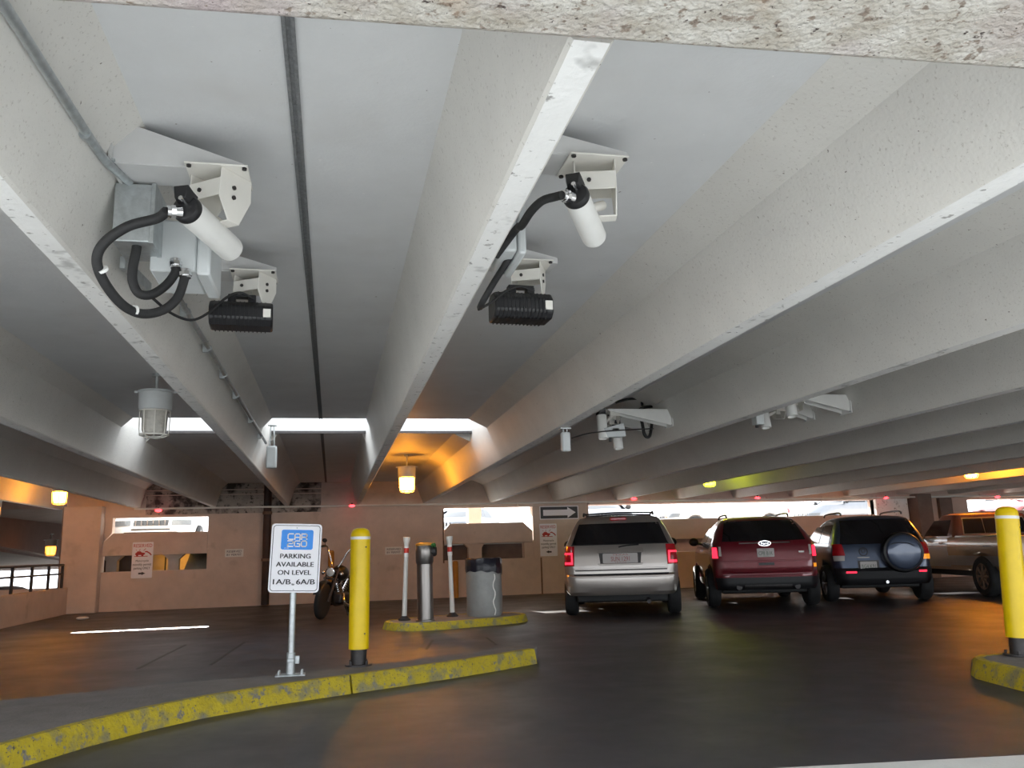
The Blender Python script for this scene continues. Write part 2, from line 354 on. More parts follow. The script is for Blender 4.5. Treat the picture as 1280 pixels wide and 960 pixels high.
# left side: parapet, spandrel beam, the ramp beyond with added walls that keep light out
m = MB(); m.box(-6.42, -6.2, 3.2, WY-.3, -1.1, .62); struct(m, 'wall_left', 'wall', bevel=.015)
m = MB(); m.box(-8.6, -6.38, WY+.2, WY+.7, -1.1, .60); struct(m, 'wall_left_return', 'wall')
m = MB(); m.box(-6.62, -6.44, WY+.3, 36.3, -1.1, 3.3); struct(m, 'light_block_deck_side', 'niche')  # added wall, unseen behind the column, keeps outside light off the ramp
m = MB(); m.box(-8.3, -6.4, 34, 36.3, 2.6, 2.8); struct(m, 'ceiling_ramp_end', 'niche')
m = MB(); m.prism_x([(6, 2.9), (34, 1.32), (34, 2.55), (6, 3.3)], -9.6, -9.3); struct(m, 'ramp_beam', 'rampshade')
m = MB(); m.box(-17, -6.5, 36, 36.3, 1.25, 3.4); struct(m, 'light_block_ramp_end', 'niche')  # added to cut the light coming in at the ramp's far end
m = MB(); m.prism_x([(6, 2.72), (40, .95), (40, 1.15), (6, 2.92)], -17, -9.62); struct(m, 'ramp_slab', 'niche')  # dark brown stands for the shade under the ramp
m = MB(); m.box(-17.2, -17, 4, 40, -1.1, 3.4); struct(m, 'light_block_outer_left', 'niche')  # added closure that shuts out sky light from the far left
m = MB(); m.box(-17, -6.6, 5.8, 6.0, -1.1, 3.4); struct(m, 'light_block_ramp_front', 'niche')  # unseen closure added to dim the ramp from the entrance side
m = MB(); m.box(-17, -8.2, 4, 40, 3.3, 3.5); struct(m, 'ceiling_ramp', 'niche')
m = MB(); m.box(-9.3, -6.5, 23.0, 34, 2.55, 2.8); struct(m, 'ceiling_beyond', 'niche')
m = MB(); m.box(-9.5, -9.05, 21.5, 22.0, -1.1, 3.0); struct(m, 'ramp_column', 'wall')
# behind the back wall: upper parking deck and the dim level under it
m = MB(); m.box(-6.4, 30, WY+.35, 62, 1.37, 1.47); struct(m, 'upper_deck', 'apron')
m = MB(); m.box(-6.4, 6.6, WY+.3, 27, .80, .88); struct(m, 'lower_deck', 'asphalt')
m = MB(); m.box(-6.4, 2.8, 25.2, 25.4, .8, 1.4); struct(m, 'inner_wall', 'wall')
m = MB(); m.box(-6.3, -5.0, 24.2, 24.3, .88, 1.37); struct(m, 'inner_shade_panel', 'niche')  # dark panel added to stand for the unlit void on this side
for x, w in ((-5.55, .13), (-4.05, .13)):
    m = MB(); m.prism_y([(x-w,.9),(x+w,.9),(x+w,1.22),(x+w+.13,1.34),(x+w+.13,1.37),(x-w-.13,1.37),(x-w-.13,1.34),(x-w,1.22)], 23.5, 23.75); struct(m, 'inner_pier', 'wall')
m = MB(); m.prism_x([(23.2,.88),(24.6,.88),(24.6,1.36),(24.2,1.36)], -3.75, -2.9); struct(m, 'inner_ramp_curb', 'galv')
m = MB(); m.box(-4.5, -4.46, 24.8, 24.84, .88, 1.36); struct(m, 'inner_post', 'dark')
# added unseen beam that narrows the sun strip on the floor
m = MB(); m.box(-6.4, 2, 23.85, 24.15, 2.395, 3.4); m.box(2, 30, 23.85, 24.15, 2.56, 3.4); struct(m, 'sun_cut_beam', 'stem')
m = MB(); m.box(3.75, 4.12, 23.4, 23.75, 1.47, 4.6); struct(m, 'deck_column', 'wall')

# curbs: (bottom line, top line) with yellow painted faces
def curb(name, front, back, h, label_face, sink=.0):
    """front/back: lists of (x,y) at the top; the face leans out a little"""
    top = front + back[::-1]
    cx = sum(p[0] for p in top)/len(top); cy = sum(p[1] for p in top)/len(top)
    m = MB(); m.prism_z(top, 0, h); o = struct(m, name, 'curbtop', bevel=.02)
    m = MB()
    out = lambda p, k: (p[0] + (p[0]-cx)*k, p[1] + (p[1]-cy)*k)
    return o
def face_strip(name, pts, h, t=.03, cap=.05):
    m = MB(); n = len(pts); rings = []
    for i, p in enumerate(pts):
        a = Vector(pts[max(i-1,0)]); b = Vector(pts[min(i+1,n-1)]); d = (b-a).normalized(); nn = Vector((d.y, -d.x))
        q = Vector(p)
        o1 = q + nn*(t+.03); o2 = q + nn*t; i1 = q - nn*cap
        rings.append([(o1.x,o1.y,0.001),(o2.x,o2.y,h-.012),(o2.x-nn.x*.015,o2.y-nn.y*.015,h+.004),(i1.x,i1.y,h+.004),(i1.x,i1.y,0.001)])
    m.loft(rings); return struct(m, name, 'curbyel')
big_front = [(-2.6,4.55),(-1.95,5.72),(-1.62,6.36),(-1.32,6.78),(-.98,7.15),(-.42,7.55),(.15,7.86)]
big_front2 = [(.17,7.87),(.65,8.12),(1.11,8.38),(1.65,8.72),(2.12,9.05)]
big_back = [(-3.6,6.9),(-2.55,7.66),(-1.32,8.04),(-.45,8.20),(.18,8.40),(.8,8.70),(1.6,9.18),(2.02,9.45)]
nose = [(2.17,9.12),(2.22,9.25),(2.18,9.42)]
top = big_front + big_front2 + nose + big_back[::-1]
m = MB(); m.prism_z(top, 0, .15); struct(m, 'curb_island', 'curbtop', bevel=.015)
face_strip('curb_paint', big_front, .15); face_strip('curb_paint.001', big_front2, .15)
isl = []
for i in range(36):
    t = 2*PI*i/36; e = lambda v, p: math.copysign(abs(v)**p, v)
    isl.append((1.20*e(math.cos(t), .55), .62*e(math.sin(t), .8)))
ca, sa = math.cos(math.radians(19)), math.sin(math.radians(19))
isl = [(2.06 + x*ca - y*sa, 14.28 + x*sa + y*ca) for x, y in isl]
m = MB(); m.prism_z(isl, 0, .115); struct(m, 'ticket_island', 'curbtop', bevel=.015)
face_strip('ticket_island_paint', isl + isl[:1], .115)
ri = [(5.25,4.4),(5.28,5.5),(5.38,6.05),(5.46,6.45),(5.56,6.62),(5.70,6.72),(6.1,6.78),(6.6,6.7),(7.0,6.2),(7.0,4.4)]
m = MB(); m.prism_z(ri, 0, .15); struct(m, 'exit_island', 'curbtop', bevel=.015)
face_strip('exit_island_paint', ri[::-1], .15)

# ================================================================== SIGN, BOLLARDS, TICKET ISLAND
g = thing('parking_sign', 'white sign with blue panel and parking levels on a grey post at the curb', 'sign', (-.352, 8.07, .15), (0, math.radians(.6), 0))
m = MB(); m.cyl((0,0,.02), (0,0,1.02), .030); m.build('post', 'galv', g)
m = MB(); m.cyl((0,0,.012), (0,0,.20), .040); m.box(.036,.075,-.012,.012,.10,.17); m.box(-.03,.03,-.06,-.034,.12,.15); fl = m.build('post_socket', 'galv', g, bevel=.004)
m = MB(); m.box(-.13,.13,-.075,.075,0,.014)
m.build('base_plate', 'galv', g, bevel=.004)
for x in (-.10,.10):
    for y in (-.05,.05):
        m = MB(); m.cyl((x,y,.012),(x,y,.045),.011,n=6); m.build('anchor_bolt', 'galv', g)
sp = MB(); sp.prism_y(rrect(-.225,.225,-.31,.31,.035), -.002, .004)
pn = sp.build('sign_panel', 'signwhite', g, loc=(.012,-.038,1.035), rot=(0, math.radians(1.6), 0))
o_, i_ = rrect(-.211,.211,-.296,.296,.028), rrect(-.206,.206,-.291,.291,.025)
m = MB(); m.loft([[(x,-.0022,z) for x,z in o_],[(x,-.0034,z) for x,z in o_],[(x,-.0034,z) for x,z in i_],[(x,-.0022,z) for x,z in i_]], cap=False); m.build('border_line', 'ink', pn)
m = MB(); m.prism_y(rrect(-.135,.15,.075,.255,.018), -.0022, -.0045); bl = m.build('logo_panel', 'signblue', pn)
def glyphs(m, rows, x0, z0, w, h, gap, t, y):
    G = {'C':[[(1,1),(.2,1),(0,.82),(0,.18),(.2,0),(1,0)]], 'A':[[(0,0),(0,.82),(.2,1),(.8,1),(1,.82),(1,0)],[(0,.38),(1,.38)]],
         'R':[[(0,0),(0,1),(.85,1),(1,.85),(1,.58),(.85,.42),(0,.42)],[(.7,.42),(1,.2),(1,0)]], '2':[[(0,1),(.85,1),(1,.85),(1,.65),(.85,.5),(.15,.5),(0,.35),(0,0),(1,0)]],
         'G':[[(1,1),(.2,1),(0,.82),(0,.18),(.2,0),(1,0),(1,.5),(.5,.5)]], 'O':[[(.2,0),(0,.2),(0,.8),(.2,1),(.8,1),(1,.8),(1,.2),(.8,0),(.2,0)]]}
    for r, row in enumerate(rows):
        for c, ch in enumerate(row):
            for s in G[ch]: m.stroke([(x0+c*(w+gap)+u*w, z0-r*(h+.014)+v*h) for u, v in s], t, y, .0016)
m = MB(); glyphs(m, ('CAR','2GO'), -.076, .168, .047, .050, .014, .0105, -.0044); m.build('logo_lettering', 'whitetape', bl)
m = MB(); m.text('www', -.085, .088, .007, .04, -.0046, .0006); m.build('logo_small_lettering', 'whitetape', bl)
m = MB()
for tx_, lx, lz, lh, lw in (('PARKING',0,.017,.042,.27),('AVAILABLE',0,-.057,.042,.335),('ON LEVEL',0,-.130,.042,.295),('1A/B',-.107,-.213,.046,.155),('to',-.008,-.236,.016,.022),('6A/B',.103,-.213,.046,.165)):
    m = MB(); m.text(tx_, lx, lz, lh, lw, -.003)
    for q_ in (-.0014, .0014): m.text(tx_, lx+q_, lz, lh, lw, -.003)
    m.build('lettering', 'ink', pn)
for z in (.272, -.282):
    m = MB(); m.cyl((0,-.005,z),(0,.004,z),.006,n=10); m.build('sign_bolt', 'galv', pn)

def bollard(label, loc, tilt, spin=0):
    g = thing('bollard', label, 'bollard', loc, (0, math.radians(tilt), 0), 'yellow bollards on the curb islands')
    m = MB(); m.lathe([(.075,0),(.075,.17)]); m.lathe([(.13,0),(.13,.014)]); b = m.build('steel_base', 'dark', g)
    for i in range(4):
        a = PI/4 + i*PI/2; m = MB(); m.cyl((.105*math.cos(a),.105*math.sin(a),.01),(.105*math.cos(a),.105*math.sin(a),.045),.012,n=6); m.build('anchor_bolt', 'dark', b)
    m = MB(); m.lathe([(.092,.155),(.097,.155),(.097,1.215),(.095,1.245),(.086,1.275),(.066,1.296),(.035,1.306),(.001,1.308)], n=36); cv = m.build('plastic_cover', 'yellow', g, angle=60)
    m = MB(); m.lathe([(.0965,1.195),(.0982,1.195),(.0982,1.222),(.0965,1.222)], n=36); m.build('reflective_band', 'whitetape', cv)
    for z in (.30, 1.12):
        m = MB(); m.cyl((.052,-.080,z),(.052,-.0875,z),.008,n=8); m.build('screw', 'dark', cv)
    return g
bollard('upright yellow bollard with white band beside the parking sign', (.262, 8.50, .15), .6)
bollard('leaning yellow bollard on the curb island by the pickup truck', (5.955, 6.56, .15), 3.6)

def delineator(label, loc, tx, ty):
    g = thing('delineator_post', label, 'marker post', loc, (math.radians(tx), math.radians(ty), 0), 'white marker posts on the ticket island')
    m = MB(); m.lathe([(.10,0),(.10,.02),(.06,.05),(.045,.07)]); m.build('rubber_base', 'rubber', g)
    m = MB(); m.lathe([(.040,.05),(.036,1.02)]); m.build('tube', 'offwhite', g)
    for a, b, mt in ((1.02,1.085,'whitetape'),(1.085,1.165,'redw'),(1.165,1.20,'whitetape')):
        m = MB(); m.lathe([(.041,a),(.041,b)]); m.build('reflective_band', mt, g, label='red band' if mt == 'redw' else 'white band')
    m = MB(); m.lathe([(.036,1.20),(.050,1.26),(.062,1.30),(.062,1.345),(.05,1.348)], n=10); m.build('flared_top', 'offwhite', g)
    return g
delineator('white marker post left of the steel ticket pillar, with red band', (1.175, 14.19, .115), 0, 2.0)
delineator('white marker post between ticket pillar and grey trash can, with red band', (2.02, 14.52, .115), 0, -1.6)

g = thing('ticket_pillar', 'round stainless steel ticket pillar with orange top on the yellow island', 'ticket machine', (1.49, 13.86, .115), (0, math.radians(-.5), 0))
m = MB(); m.lathe([(.135,0),(.132,.01),(.130,.92)], n=32); m.build('shaft', 'steel', g)
m = MB(); m.lathe([(.130,.90),(.145,.93),(.148,1.10),(.146,1.19),(.14,1.205)], n=32); hd = m.build('head', 'steel', g)
m = MB(); m.lathe([(.146,1.195),(.146,1.222),(.11,1.24),(.001,1.246)], n=32); m.build('domed_cap', 'orangep', g, label='orange cap')
m = MB(); m.lathe([(.085,.0),(.085,.075),(.06,.10),(.001,.104)], (.10,-.02,1.10), (1,-.15,0)); m.build('reader_housing', 'dark', g)
m = MB(); m.lathe([(.035,0),(.035,.05),(.02,.06)], (.12,-.10,1.19), (.7,-.7,.2), n=16); m.build('reader_light', 'leaf', g, label='green lens')
m = MB(); m.lathe([(.16,0),(.16,.02),(.14,.03)], n=32); m.build('base_flange', 'steel', g)

g = thing('trash_can', 'grey round trash can with black liner at the end of the yellow island', 'trash can', (2.56, 14.42, .115))
m = MB(); rings = []
for z, r in ((0,.29),(.03,.302),(.3,.306),(.62,.305),(.80,.303),(.82,.29)):
    rings.append([((r + .006*math.sin(5*t+z*9))*math.cos(t), (r + .006*math.sin(7*t+z*5))*math.sin(t), z) for t in [2*PI*i/40 for i in range(40)]])
m.loft(rings); b = m.build('bin_shell', 'canbody', g, angle=60)
m = MB(); rings = []
for z, r in ((0,.312),(.10,.316),(.245,.312),(.26,.296),(.255,.27),(.10,.26)):
    ring = []
    for i in range(56):
        t = 2*PI*i/56; dz = (.045*math.sin(t*1.0+3.8)+.012*math.sin(9*t)) if z == 0 else .006*math.sin(6*t)
        rr = r + .005*math.sin(17*t)
        ring.append((rr*math.cos(t), rr*math.sin(t), .70+z+dz))
    rings.append(ring)
m.loft(rings, cap=False); m.build('bag_liner', 'bag', g, angle=60)
m = MB()
pts = [(.12+.02*math.sin(q*1.7), -.300, .02+q*.075) for q in range(10)]
m.tube([(x, -math.sqrt(.312**2-x*x), z) for x,_,z in pts], .010, 6); m.build('side_seam', 'whitetape', b, label='pale ragged seam')

# painted posts against the back wall
def wallpost(label, x, h):
    m = MB(); m.lathe([(.075,0),(.075,h-.03),(.05,h),(.001,h+.005)], n=20); o = m.build('guard_post', 'orangep', loc=(x, WY-.16, 0)); tag(o, label, 'post', 'orange guard posts along the back wall')
wallpost('orange guard post at the wall behind the trash can', 3.22, .95)
wallpost('orange guard post at the wall behind the motorcycle', -.02, 1.32)
m = MB(); bmesh.ops.create_icosphere(m.bm, subdivisions=2, radius=.09)
for v in m.bm.verts: v.co = Vector((v.co.x*1.6, v.co.y*.9, v.co.z*.45+.035))*random.uniform(.85,1.1)
w = PZ(103, 775); o = m.build('paper_scrap', 'paper', loc=(w.x, w.y, .004)); tag(o, 'crumpled pale paper scrap on the floor by the corner column', 'litter')

# ------------------------------------------------------------------ wall signs
def reserved(label, x, z, arrow):
    g = thing('reserved_sign', label, 'sign', (x, WY-.035, z))
    m = MB(); m.prism_y(rrect(-.245,.245,-.44,.44,.02), -.002, .003); p = m.build('sign_panel', 'signwhite', g)
    m = MB(); m.text('RESERVED', 0, .355, .085, .43, -.003); m.build('red_lettering', 'redink', p)
    m = MB()   # a car hoisted by its front on a tow hook, over a red bar
    m.prism_y([(-.19,.085),(.12,.085),(.12,.10),(-.19,.10)], -.003, -.005)
    m.prism_y([(-.17,.125),(.03,.125),(.06,.15),(.05,.175),(-.02,.185),(-.05,.215),(-.12,.215),(-.15,.18),(-.17,.17)], -.003, -.005)
    for wx in (-.125,-.005): m.prism_y([(wx+.026*math.cos(t*PI/6), .118+.026*math.sin(t*PI/6)) for t in range(12)], -.003, -.005)
    m.stroke([(.06,.20),(.10,.205),(.17,.16),(.20,.12)], .028, -.003); m.stroke([(-.08,.225),(-.06,.27)], .010, -.003); m.stroke([(.02,.23),(.07,.28)], .010, -.003); m.stroke([(-.14,.24),(-.16,.26)], .008, -.003)
    m.build('tow_pictogram', 'redink', p)
    for tx_, lz, lh, lw in (('Motorcycle',-.025,.065,.30),('monthly permit',-.115,.078,.43),('parking ONLY',-.205,.078,.38)):
        m = MB(); m.text(tx_, 0, lz, lh, lw, -.003); m.build('lettering', 'ink', p)
    k = 1 if arrow > 0 else -1
    m = MB(); m.prism_y([(k*a, b) for a, b in ((-.075,-.345),(.0,-.345),(.0,-.365),(.085,-.325),(.0,-.285),(.0,-.305),(-.075,-.305))], -.003, -.005); m.build('arrow', 'ink', p)
reserved('white reserved tow sign under the left opening, arrow pointing right', -4.62, 1.22, 1)
reserved('white reserved tow sign below the big arrow sign, arrow pointing left', 5.84, 1.44, -1)
g = thing('arrow_sign', 'black sign with a big white arrow on the pier beside the van', 'sign', (6.18, WY-.012, 2.18))
m = MB(); m.box(-.56,.56,-.003,.004,-.185,.185); p = m.build('sign_panel', 'signwhite', g)
m = MB(); m.box(-.535,.535,-.005,-.003,-.16,.16); q = m.build('black_field', 'ink', p)
m = MB(); m.prism_y([(-.46,-.08),(.24,-.08),(.24,-.15),(.48,0),(.24,.15),(.24,.08),(-.46,.08)], -.005, -.007); m.build('arrow', 'signwhite', q)
def smallsign(label, x, z):
    g = thing('notice_sign', label, 'sign', (x, WY-.01, z), (0,0,0), 'small notices on the back wall')
    m = MB(); m.box(-.225,.225,-.003,.003,-.10,.10); p = m.build('sign_panel', 'offwhite', g)
    for tx_, lz, lh in (('RESERVED',.037,.055),('BY PERMIT',-.043,.05)):
        m = MB(); m.text(tx_, 0, lz, lh, .36, -.003); m.build('lettering', 'ink', p)
smallsign('small two-line notice on the wall beside the black drain pipe', -2.44, 1.33)
smallsign('small two-line notice on the wall by the left marker post', 1.60, 1.27)

# ------------------------------------------------------------------ pipes and small red lights
m = MB(); m.cyl((-4.8,22.2,2.465),(21.6,22.2,2.40),.024,n=12); o = m.build('wall_conduit', 'offwhite'); tag(o, 'long pale conduit running under the beam ends along the back wall', 'pipe')
m = MB(); m.tube([(-1.64,WY-.17,3.08),(-1.64,WY-.17,2.2),(-1.64,WY-.17,.02)], .10, 14, 0); 
g = m.build('drain_pipe', 'blackpipe'); tag(g, 'black stained drain pipe on the wall behind the parking sign', 'pipe')
for z in (1.10, 2.28):
    m = MB(); m.cyl((-1.64,WY-.17,z),(-1.64,WY-.17,z+.07),.118); m.build('pipe_collar', 'rust', g)
for px, py, lb in ((197,638,'over the bright left opening'),(440,632,'over the yellow bollard'),(794,623,'over the silver van'),(949,622,'over the red suv'),(1110,622,'over the blue suv'),(1250,621,'over the leaning bollard')):
    w = P(px, py, 22.1); g = thing('indicator_light', 'small red light hanging under the wall conduit ' + lb, 'light', (w.x, 22.2, w.z), (0,0,0), 'red lights under the wall conduit')
    m = MB(); m.cyl((0,0,.03),(0,0,.075),.022); m.build('housing', 'dark', g)
    m = MB(); m.ball((0,0,0), .055, 1.5, 1, .62, 14); m.build('lens', 'redled', g)

# ------------------------------------------------------------------ caged jelly-jar lamps
def lamp(name, label, loc, top, glow=None, s=1., tilt=0):
    g = thing(name, label, 'lamp', loc, (0, math.radians(tilt), 0), 'caged lamps under the ceiling')
    m = MB(); m.cyl((0,0,.0),(0,0,top),.014,n=10); m.cyl((0,0,top-.03),(0,0,top),.05,n=16); m.build('hanger_rod', 'galv', g)
    m = MB(); m.lathe([(.05,.0),(.175*s,-.015),(.178*s,-.03),(.165*s,-.04),(.160*s,-.20*s),(.150*s,-.215*s)], n=32); m.build('housing', 'greypl', g)
    for sx in (-1,1):
        m = MB(); m.box(sx*.17*s-.035, sx*.17*s+.035, -.02, .02, -.035, -.015); m.build('mounting_lug', 'greypl', g)
    m = MB(); m.lathe([(.128*s,-.21*s),(.128*s,-.24*s),(.120*s,-.42*s),(.10*s,-.46*s),(.001,-.475*s)], n=28); m.build('glass_globe', glow or 'glassclear', g)
    m = MB()
    for i in range(8):
        a = 2*PI*i/8+.2; ca_, sa_ = math.cos(a), math.sin(a)
        m.tube([(.146*s*ca_,.146*s*sa_,-.21*s),(.143*s*ca_,.143*s*sa_,-.35*s),(.134*s*ca_,.134*s*sa_,-.47*s),(.06*s*ca_,.06*s*sa_,-.495*s)], .006, 6, 2)
    m.torus((0,0,-.225*s),(0,0,1),.146*s,.007); m.torus((0,0,-.47*s),(0,0,1),.134*s,.009); m.torus((0,0,-.495*s),(0,0,1),.06*s,.006)
    m.build('wire_cage', 'offwhite', g)
    return g
lamp('caged_lamp', 'unlit grey caged lamp hanging beside the camera beam', (-1.80, 9.0, 2.93), .17)
lamp('caged_lamp', 'glowing orange caged lamp hanging in the bay behind the beam', (1.42, 16.4, 2.88), .22, 'sodiumhot', 1.05)
lamp('caged_lamp', 'glowing orange caged lamp near the corner column', (-5.75, 19.6, 2.93), .17, 'sodiummid', 1.0)
lamp('caged_lamp', 'yellow-green caged lamp high above the red and silver cars', (8.82, 18.5, 3.03), .07, 'greenlamp', 1.0)
lamp('caged_lamp', 'glowing orange caged lamp high above the pickup truck', (14.2, 16.3, 2.98), .12, 'sodiumstrong', 1.0)
lamp('caged_lamp', 'glowing orange caged lamp far back under the ramp', (-8.2, 27.5, 1.92), .16, 'sodium', 1.0)
lamp('caged_lamp', 'pale caged lamp under the orange-lit beam beyond the parapet', (-7.35, 20.6, 2.64), .46, 'sodium', .8)

# ------------------------------------------------------------------ railing on the left parapet
g = thing('parapet_railing', 'dark steel railing on the parapet beside the corner column', 'railing', (-6.31, 0, .62))
m = MB()
m.tube([(0,4,.54),(0,22.2,.54)], .028, 8, 0); m.build('top_rail', 'dark', g)
m = MB(); m.tube([(0,4,.33),(0,22.2,.33)], .022, 8, 0); m.build('middle_rail', 'dark', g)
for y in (17.9, 18.9, 20.05, 21.15, 22.15):
    m = MB(); m.box(-.025,.025,y-.03,y+.03,0,.55); m.build('rail_post', 'dark', g)

# ================================================================== SECURITY CAMERAS UNDER THE CEILING
def bracket(parent, arm, h, d, flip=1, tip=.03):
    """wall plate in the y-z plane at x=0, a shelf reaching out along +x and a gusset on each edge"""
    z0, z1 = (0, h) if flip > 0 else (-h, 0)
    m = MB(); m.box(-.012, .002, -.035, d+.035, z0-.02, z1+.02)
    m.box(0, arm, 0, d, -.004, .004)
    tri = [(0, z0 if flip < 0 else .0), (0, 0 if flip < 0 else h), (arm, flip*tip if flip > 0 else 0), (arm, 0 if flip > 0 else -tip)]
    for y in (0, d): m.prism_y(tri, y-.004, y+.004)
    o = m.build('wall_bracket', 'arm' if flip > 0 else 'white', parent, bevel=.002)
    for y in (-.02, d+.02):
        for z in (z0, z1): m = MB(); m.cyl((0,y,z),(.014,y,z),.009,n=6); m.build('anchor_bolt', 'galv', o)
    return o
def mount(parent, x0, x1, y0, y1, z, s=1., turn=0):
    """U-shaped white mount with five-sided cheeks under the tip of an arm"""
    m = MB(); m.box(x0-.05, x1+.035, y0-.045, y1+.02, z-.012, z-.004); fl = m.build('mounting_plate', 'offwhite', parent, bevel=.002)
    cx_, cy_ = (x0+x1)/2, (y0+y1)/2; tm = Matrix.Translation((cx_,cy_,0)) @ Matrix.Rotation(math.radians(turn), 4, 'Z') @ Matrix.Translation((-cx_,-cy_,0))
    m = MB()
    cheek = [(y0,z-.012),(y1,z-.012),(y1,z-.10*s),(y0+(y1-y0)*.62,z-.215*s),(y0+(y1-y0)*.25,z-.215*s),(y0-.01,z-.13*s)]
    m.prism_x(cheek, x0, x0+.006); m.prism_x(cheek, x1-.006, x1)
    m.box(x0, x1, y1-.006, y1, z-.10*s, z-.012); m.box(x0, x1, y0+(y1-y0)*.25, y0+(y1-y0)*.62, z-.215*s, z-.209*s)
    m.box(x0, x1, y0-.006, y0, z-.125*s, z-.055*s)
    m.xf(tm); o = m.build('mount', 'offwhite', parent, bevel=.003)
    for bx in (x0-.032, x1+.02):
        for by in (y0-.028, y1+.006): m = MB(); m.cyl((bx,by,z-.022),(bx,by,z-.011),.011,n=6); m.build('plate_bolt', 'dark', fl)
    for zz in (.075, .115): m = MB(); m.cyl((x1,y0+.075,z-zz*s),(x1+.008,y0+.075,z-zz*s),.010,n=8); m.xf(tm); m.build('bolt', 'dark', o)
    m = MB(); m.cyl((x0+(x1-x0)*.35,y0-.006,z-.09*s),(x0+(x1-x0)*.35,y0-.013,z-.09*s),.010,n=8); m.xf(tm); m.build('bolt', 'dark', o)
    m = MB(); m.cyl((x0+(x1-x0)*.6,y1-.013,z-.045*s),(x0+(x1-x0)*.6,y1-.02,z-.045*s),.014,n=8); m.xf(tm); m.build('bolt', 'dark', o)
    return o
def housing(parent, a, b, r, connector=None):
    """tubular housing from the rear end a to the front end b"""
    a, b = Vector(a), Vector(b); d = (b-a).normalized(); L = (b-a).length
    m = MB(); m.lathe([(r*.98,.012),(r,.03),(r,L-.012),(r*.96,L-.002),(r*.86,L),(r*.84,L-.03),(.001,L-.032)], a, d, 32); t = m.build('housing', 'white', parent, angle=45)
    m = MB(); m.lathe([(.001,-.016),(r*.55,-.016),(r*.9,-.008),(r*1.02,.004),(r*1.02,.028),(r*.9,.03)], a, d, 32)
    up = Vector((0,0,1)); up = (up - d*up.dot(d)).normalized(); sd = d.cross(up)
    ring = lambda q, w, off: [a - d*q + up*(r*.95+off) + sd*w*r*.7, a - d*q + up*(r*.95+off) - sd*w*r*.7, a - d*q + up*(r*.2+off*.5) - sd*w*r*.5, a - d*q + up*(r*.2+off*.5) + sd*w*r*.5]
    m.loft([ring(-.02,1,0), ring(.02,.95,.006), ring(.05,.8,.022)])
    cp = m.build('end_cap', 'black', t, bevel=.003, label='black end cap')
    m = MB(); m.cyl(a - d*.016 + up*r*.25 + sd*r*.1, a - d*.056 + up*r*.3 + sd*r*.1, .010, n=10); m.build('cap_screw', 'chrome', cp)
    if connector:
        c0 = a - d*.012 - up*r*.42 - sd*r*.15; e = (Vector(connector)-c0); e = e.normalized()
        c1 = c0 + (e*.6 - d*.4).normalized()*.06
        m = MB(); m.cyl(c0, c1, .024, n=14); m.cyl(c0+(c1-c0)*.45, c0+(c1-c0)*.75, .029, n=8); m.build('hose_connector', 'chrome', cp)
        return t, c1
    return t, None
def hose(pts, r, label, mat='rubber', cat='hose', name='cable_hose', parent=None, group=None):
    m = MB(); m.tube(pts, r, 12, 7)
    o = m.build(name, mat, parent)
    if parent is None: tag(o, label, cat, group)
    return o
def illuminator(parent, c, ax, w, h, d):
    """finned black floodlight, long axis ax (unit vector in x-y), seen from behind"""
    ax = Vector(ax).normalized(); fw = Vector((-ax.y, ax.x, 0)); c = Vector(c)
    mt = Matrix((( ax.x, fw.x, 0, c.x), (ax.y, fw.y, 0, c.y), (0, 0, 1, c.z), (0, 0, 0, 1)))
    prof = [(-d*.5,-h*.28),(-d*.28,-h*.5),(d*.5,-h*.5),(d*.5,h*.32),(d*.2,h*.5),(-d*.30,h*.42),(-d*.5,h*.18)]
    m = MB(); m.prism_x(prof, -w/2, w/2); m.xf(mt); b = m.build('floodlight_body', 'black', parent, bevel=.012)
    m = MB()
    for i in range(13):
        x = -w*.42 + w*.80*i/12
        m.prism_x([(p*1.04, q*1.035) for p, q in prof], x-.003, x+.003)
    m.xf(mt); m.build('cooling_fins', 'black', b)
    m = MB(); m.box(w/2-.055, w/2-.012, -d*.56, -d*.5, -h*.22, h*.10); m.xf(mt); m.build('label', 'offwhite', b, label='small white label')
    m = MB()
    m.box(-w*.22, w*.22, -.03, .03, h*.68, h*.78)
    for s in (-.16, .16): m.box(s*w-.022, s*w+.022, -.035, .035, h*.42, h*.70)
    m.xf(mt); m.build('hinge_bracket', 'black', b, bevel=.004)
    return b

# --- left group, on the beam left of the middle
O = Vector((-.955, 3.625, 2.905)); LO = lambda v: Vector(v) - O
g = thing('security_camera', 'white tube camera with curling black hose on the left beam, nearest the entrance', 'camera', O, group='tube cameras under the ceiling')
bracket(g, .545, .205, .21)
mount(g, .355, .535, -.03, .16, -.004, 1.15, -36)
t, c1 = housing(g, LO(P(232,260,3.46)), LO(P(289,312,3.84)), .0600, LO(P(180,275,3.46)))
m = MB(); m.cyl(LO(P(264,288,3.66)), Vector((.44,.06,-.22)), .022, n=12); m.build('pan_joint', 'offwhite', g)
C1 = c1 + O
h1 = hose([C1, P(196,273,3.46), P(160,283,3.47), P(131,303,3.49), P(121,325,3.52), P(130,352,3.58), P(152,380,3.68), P(176,392,3.78), P(203,388,3.86), P(222,372,3.90), P(231,347,3.92)], .021, 'thick black hose looping low from the left camera to the white box', group='camera hoses')
m = MB()
for px, py, Y, q, w in ((128,337,3.545,(150,374,3.66),0),(168,388,3.745,(190,392,3.82),1)):
    a = P(px, py, Y); b = P(*q); d = (b-a).normalized(); m.cyl(a-d*.006, a+d*.006, .0235, n=12)
m.build('cable_tie', 'white', h1)
hose([P(172,298,3.86), P(170,315,3.86), P(166,335,3.86), P(166,352,3.86), P(174,367,3.87), P(190,368,3.90), P(207,357,3.94), P(218,343,3.96), P(220,335,3.97)], .021, 'short black hose from the grey junction box to the white box', group='camera hoses')
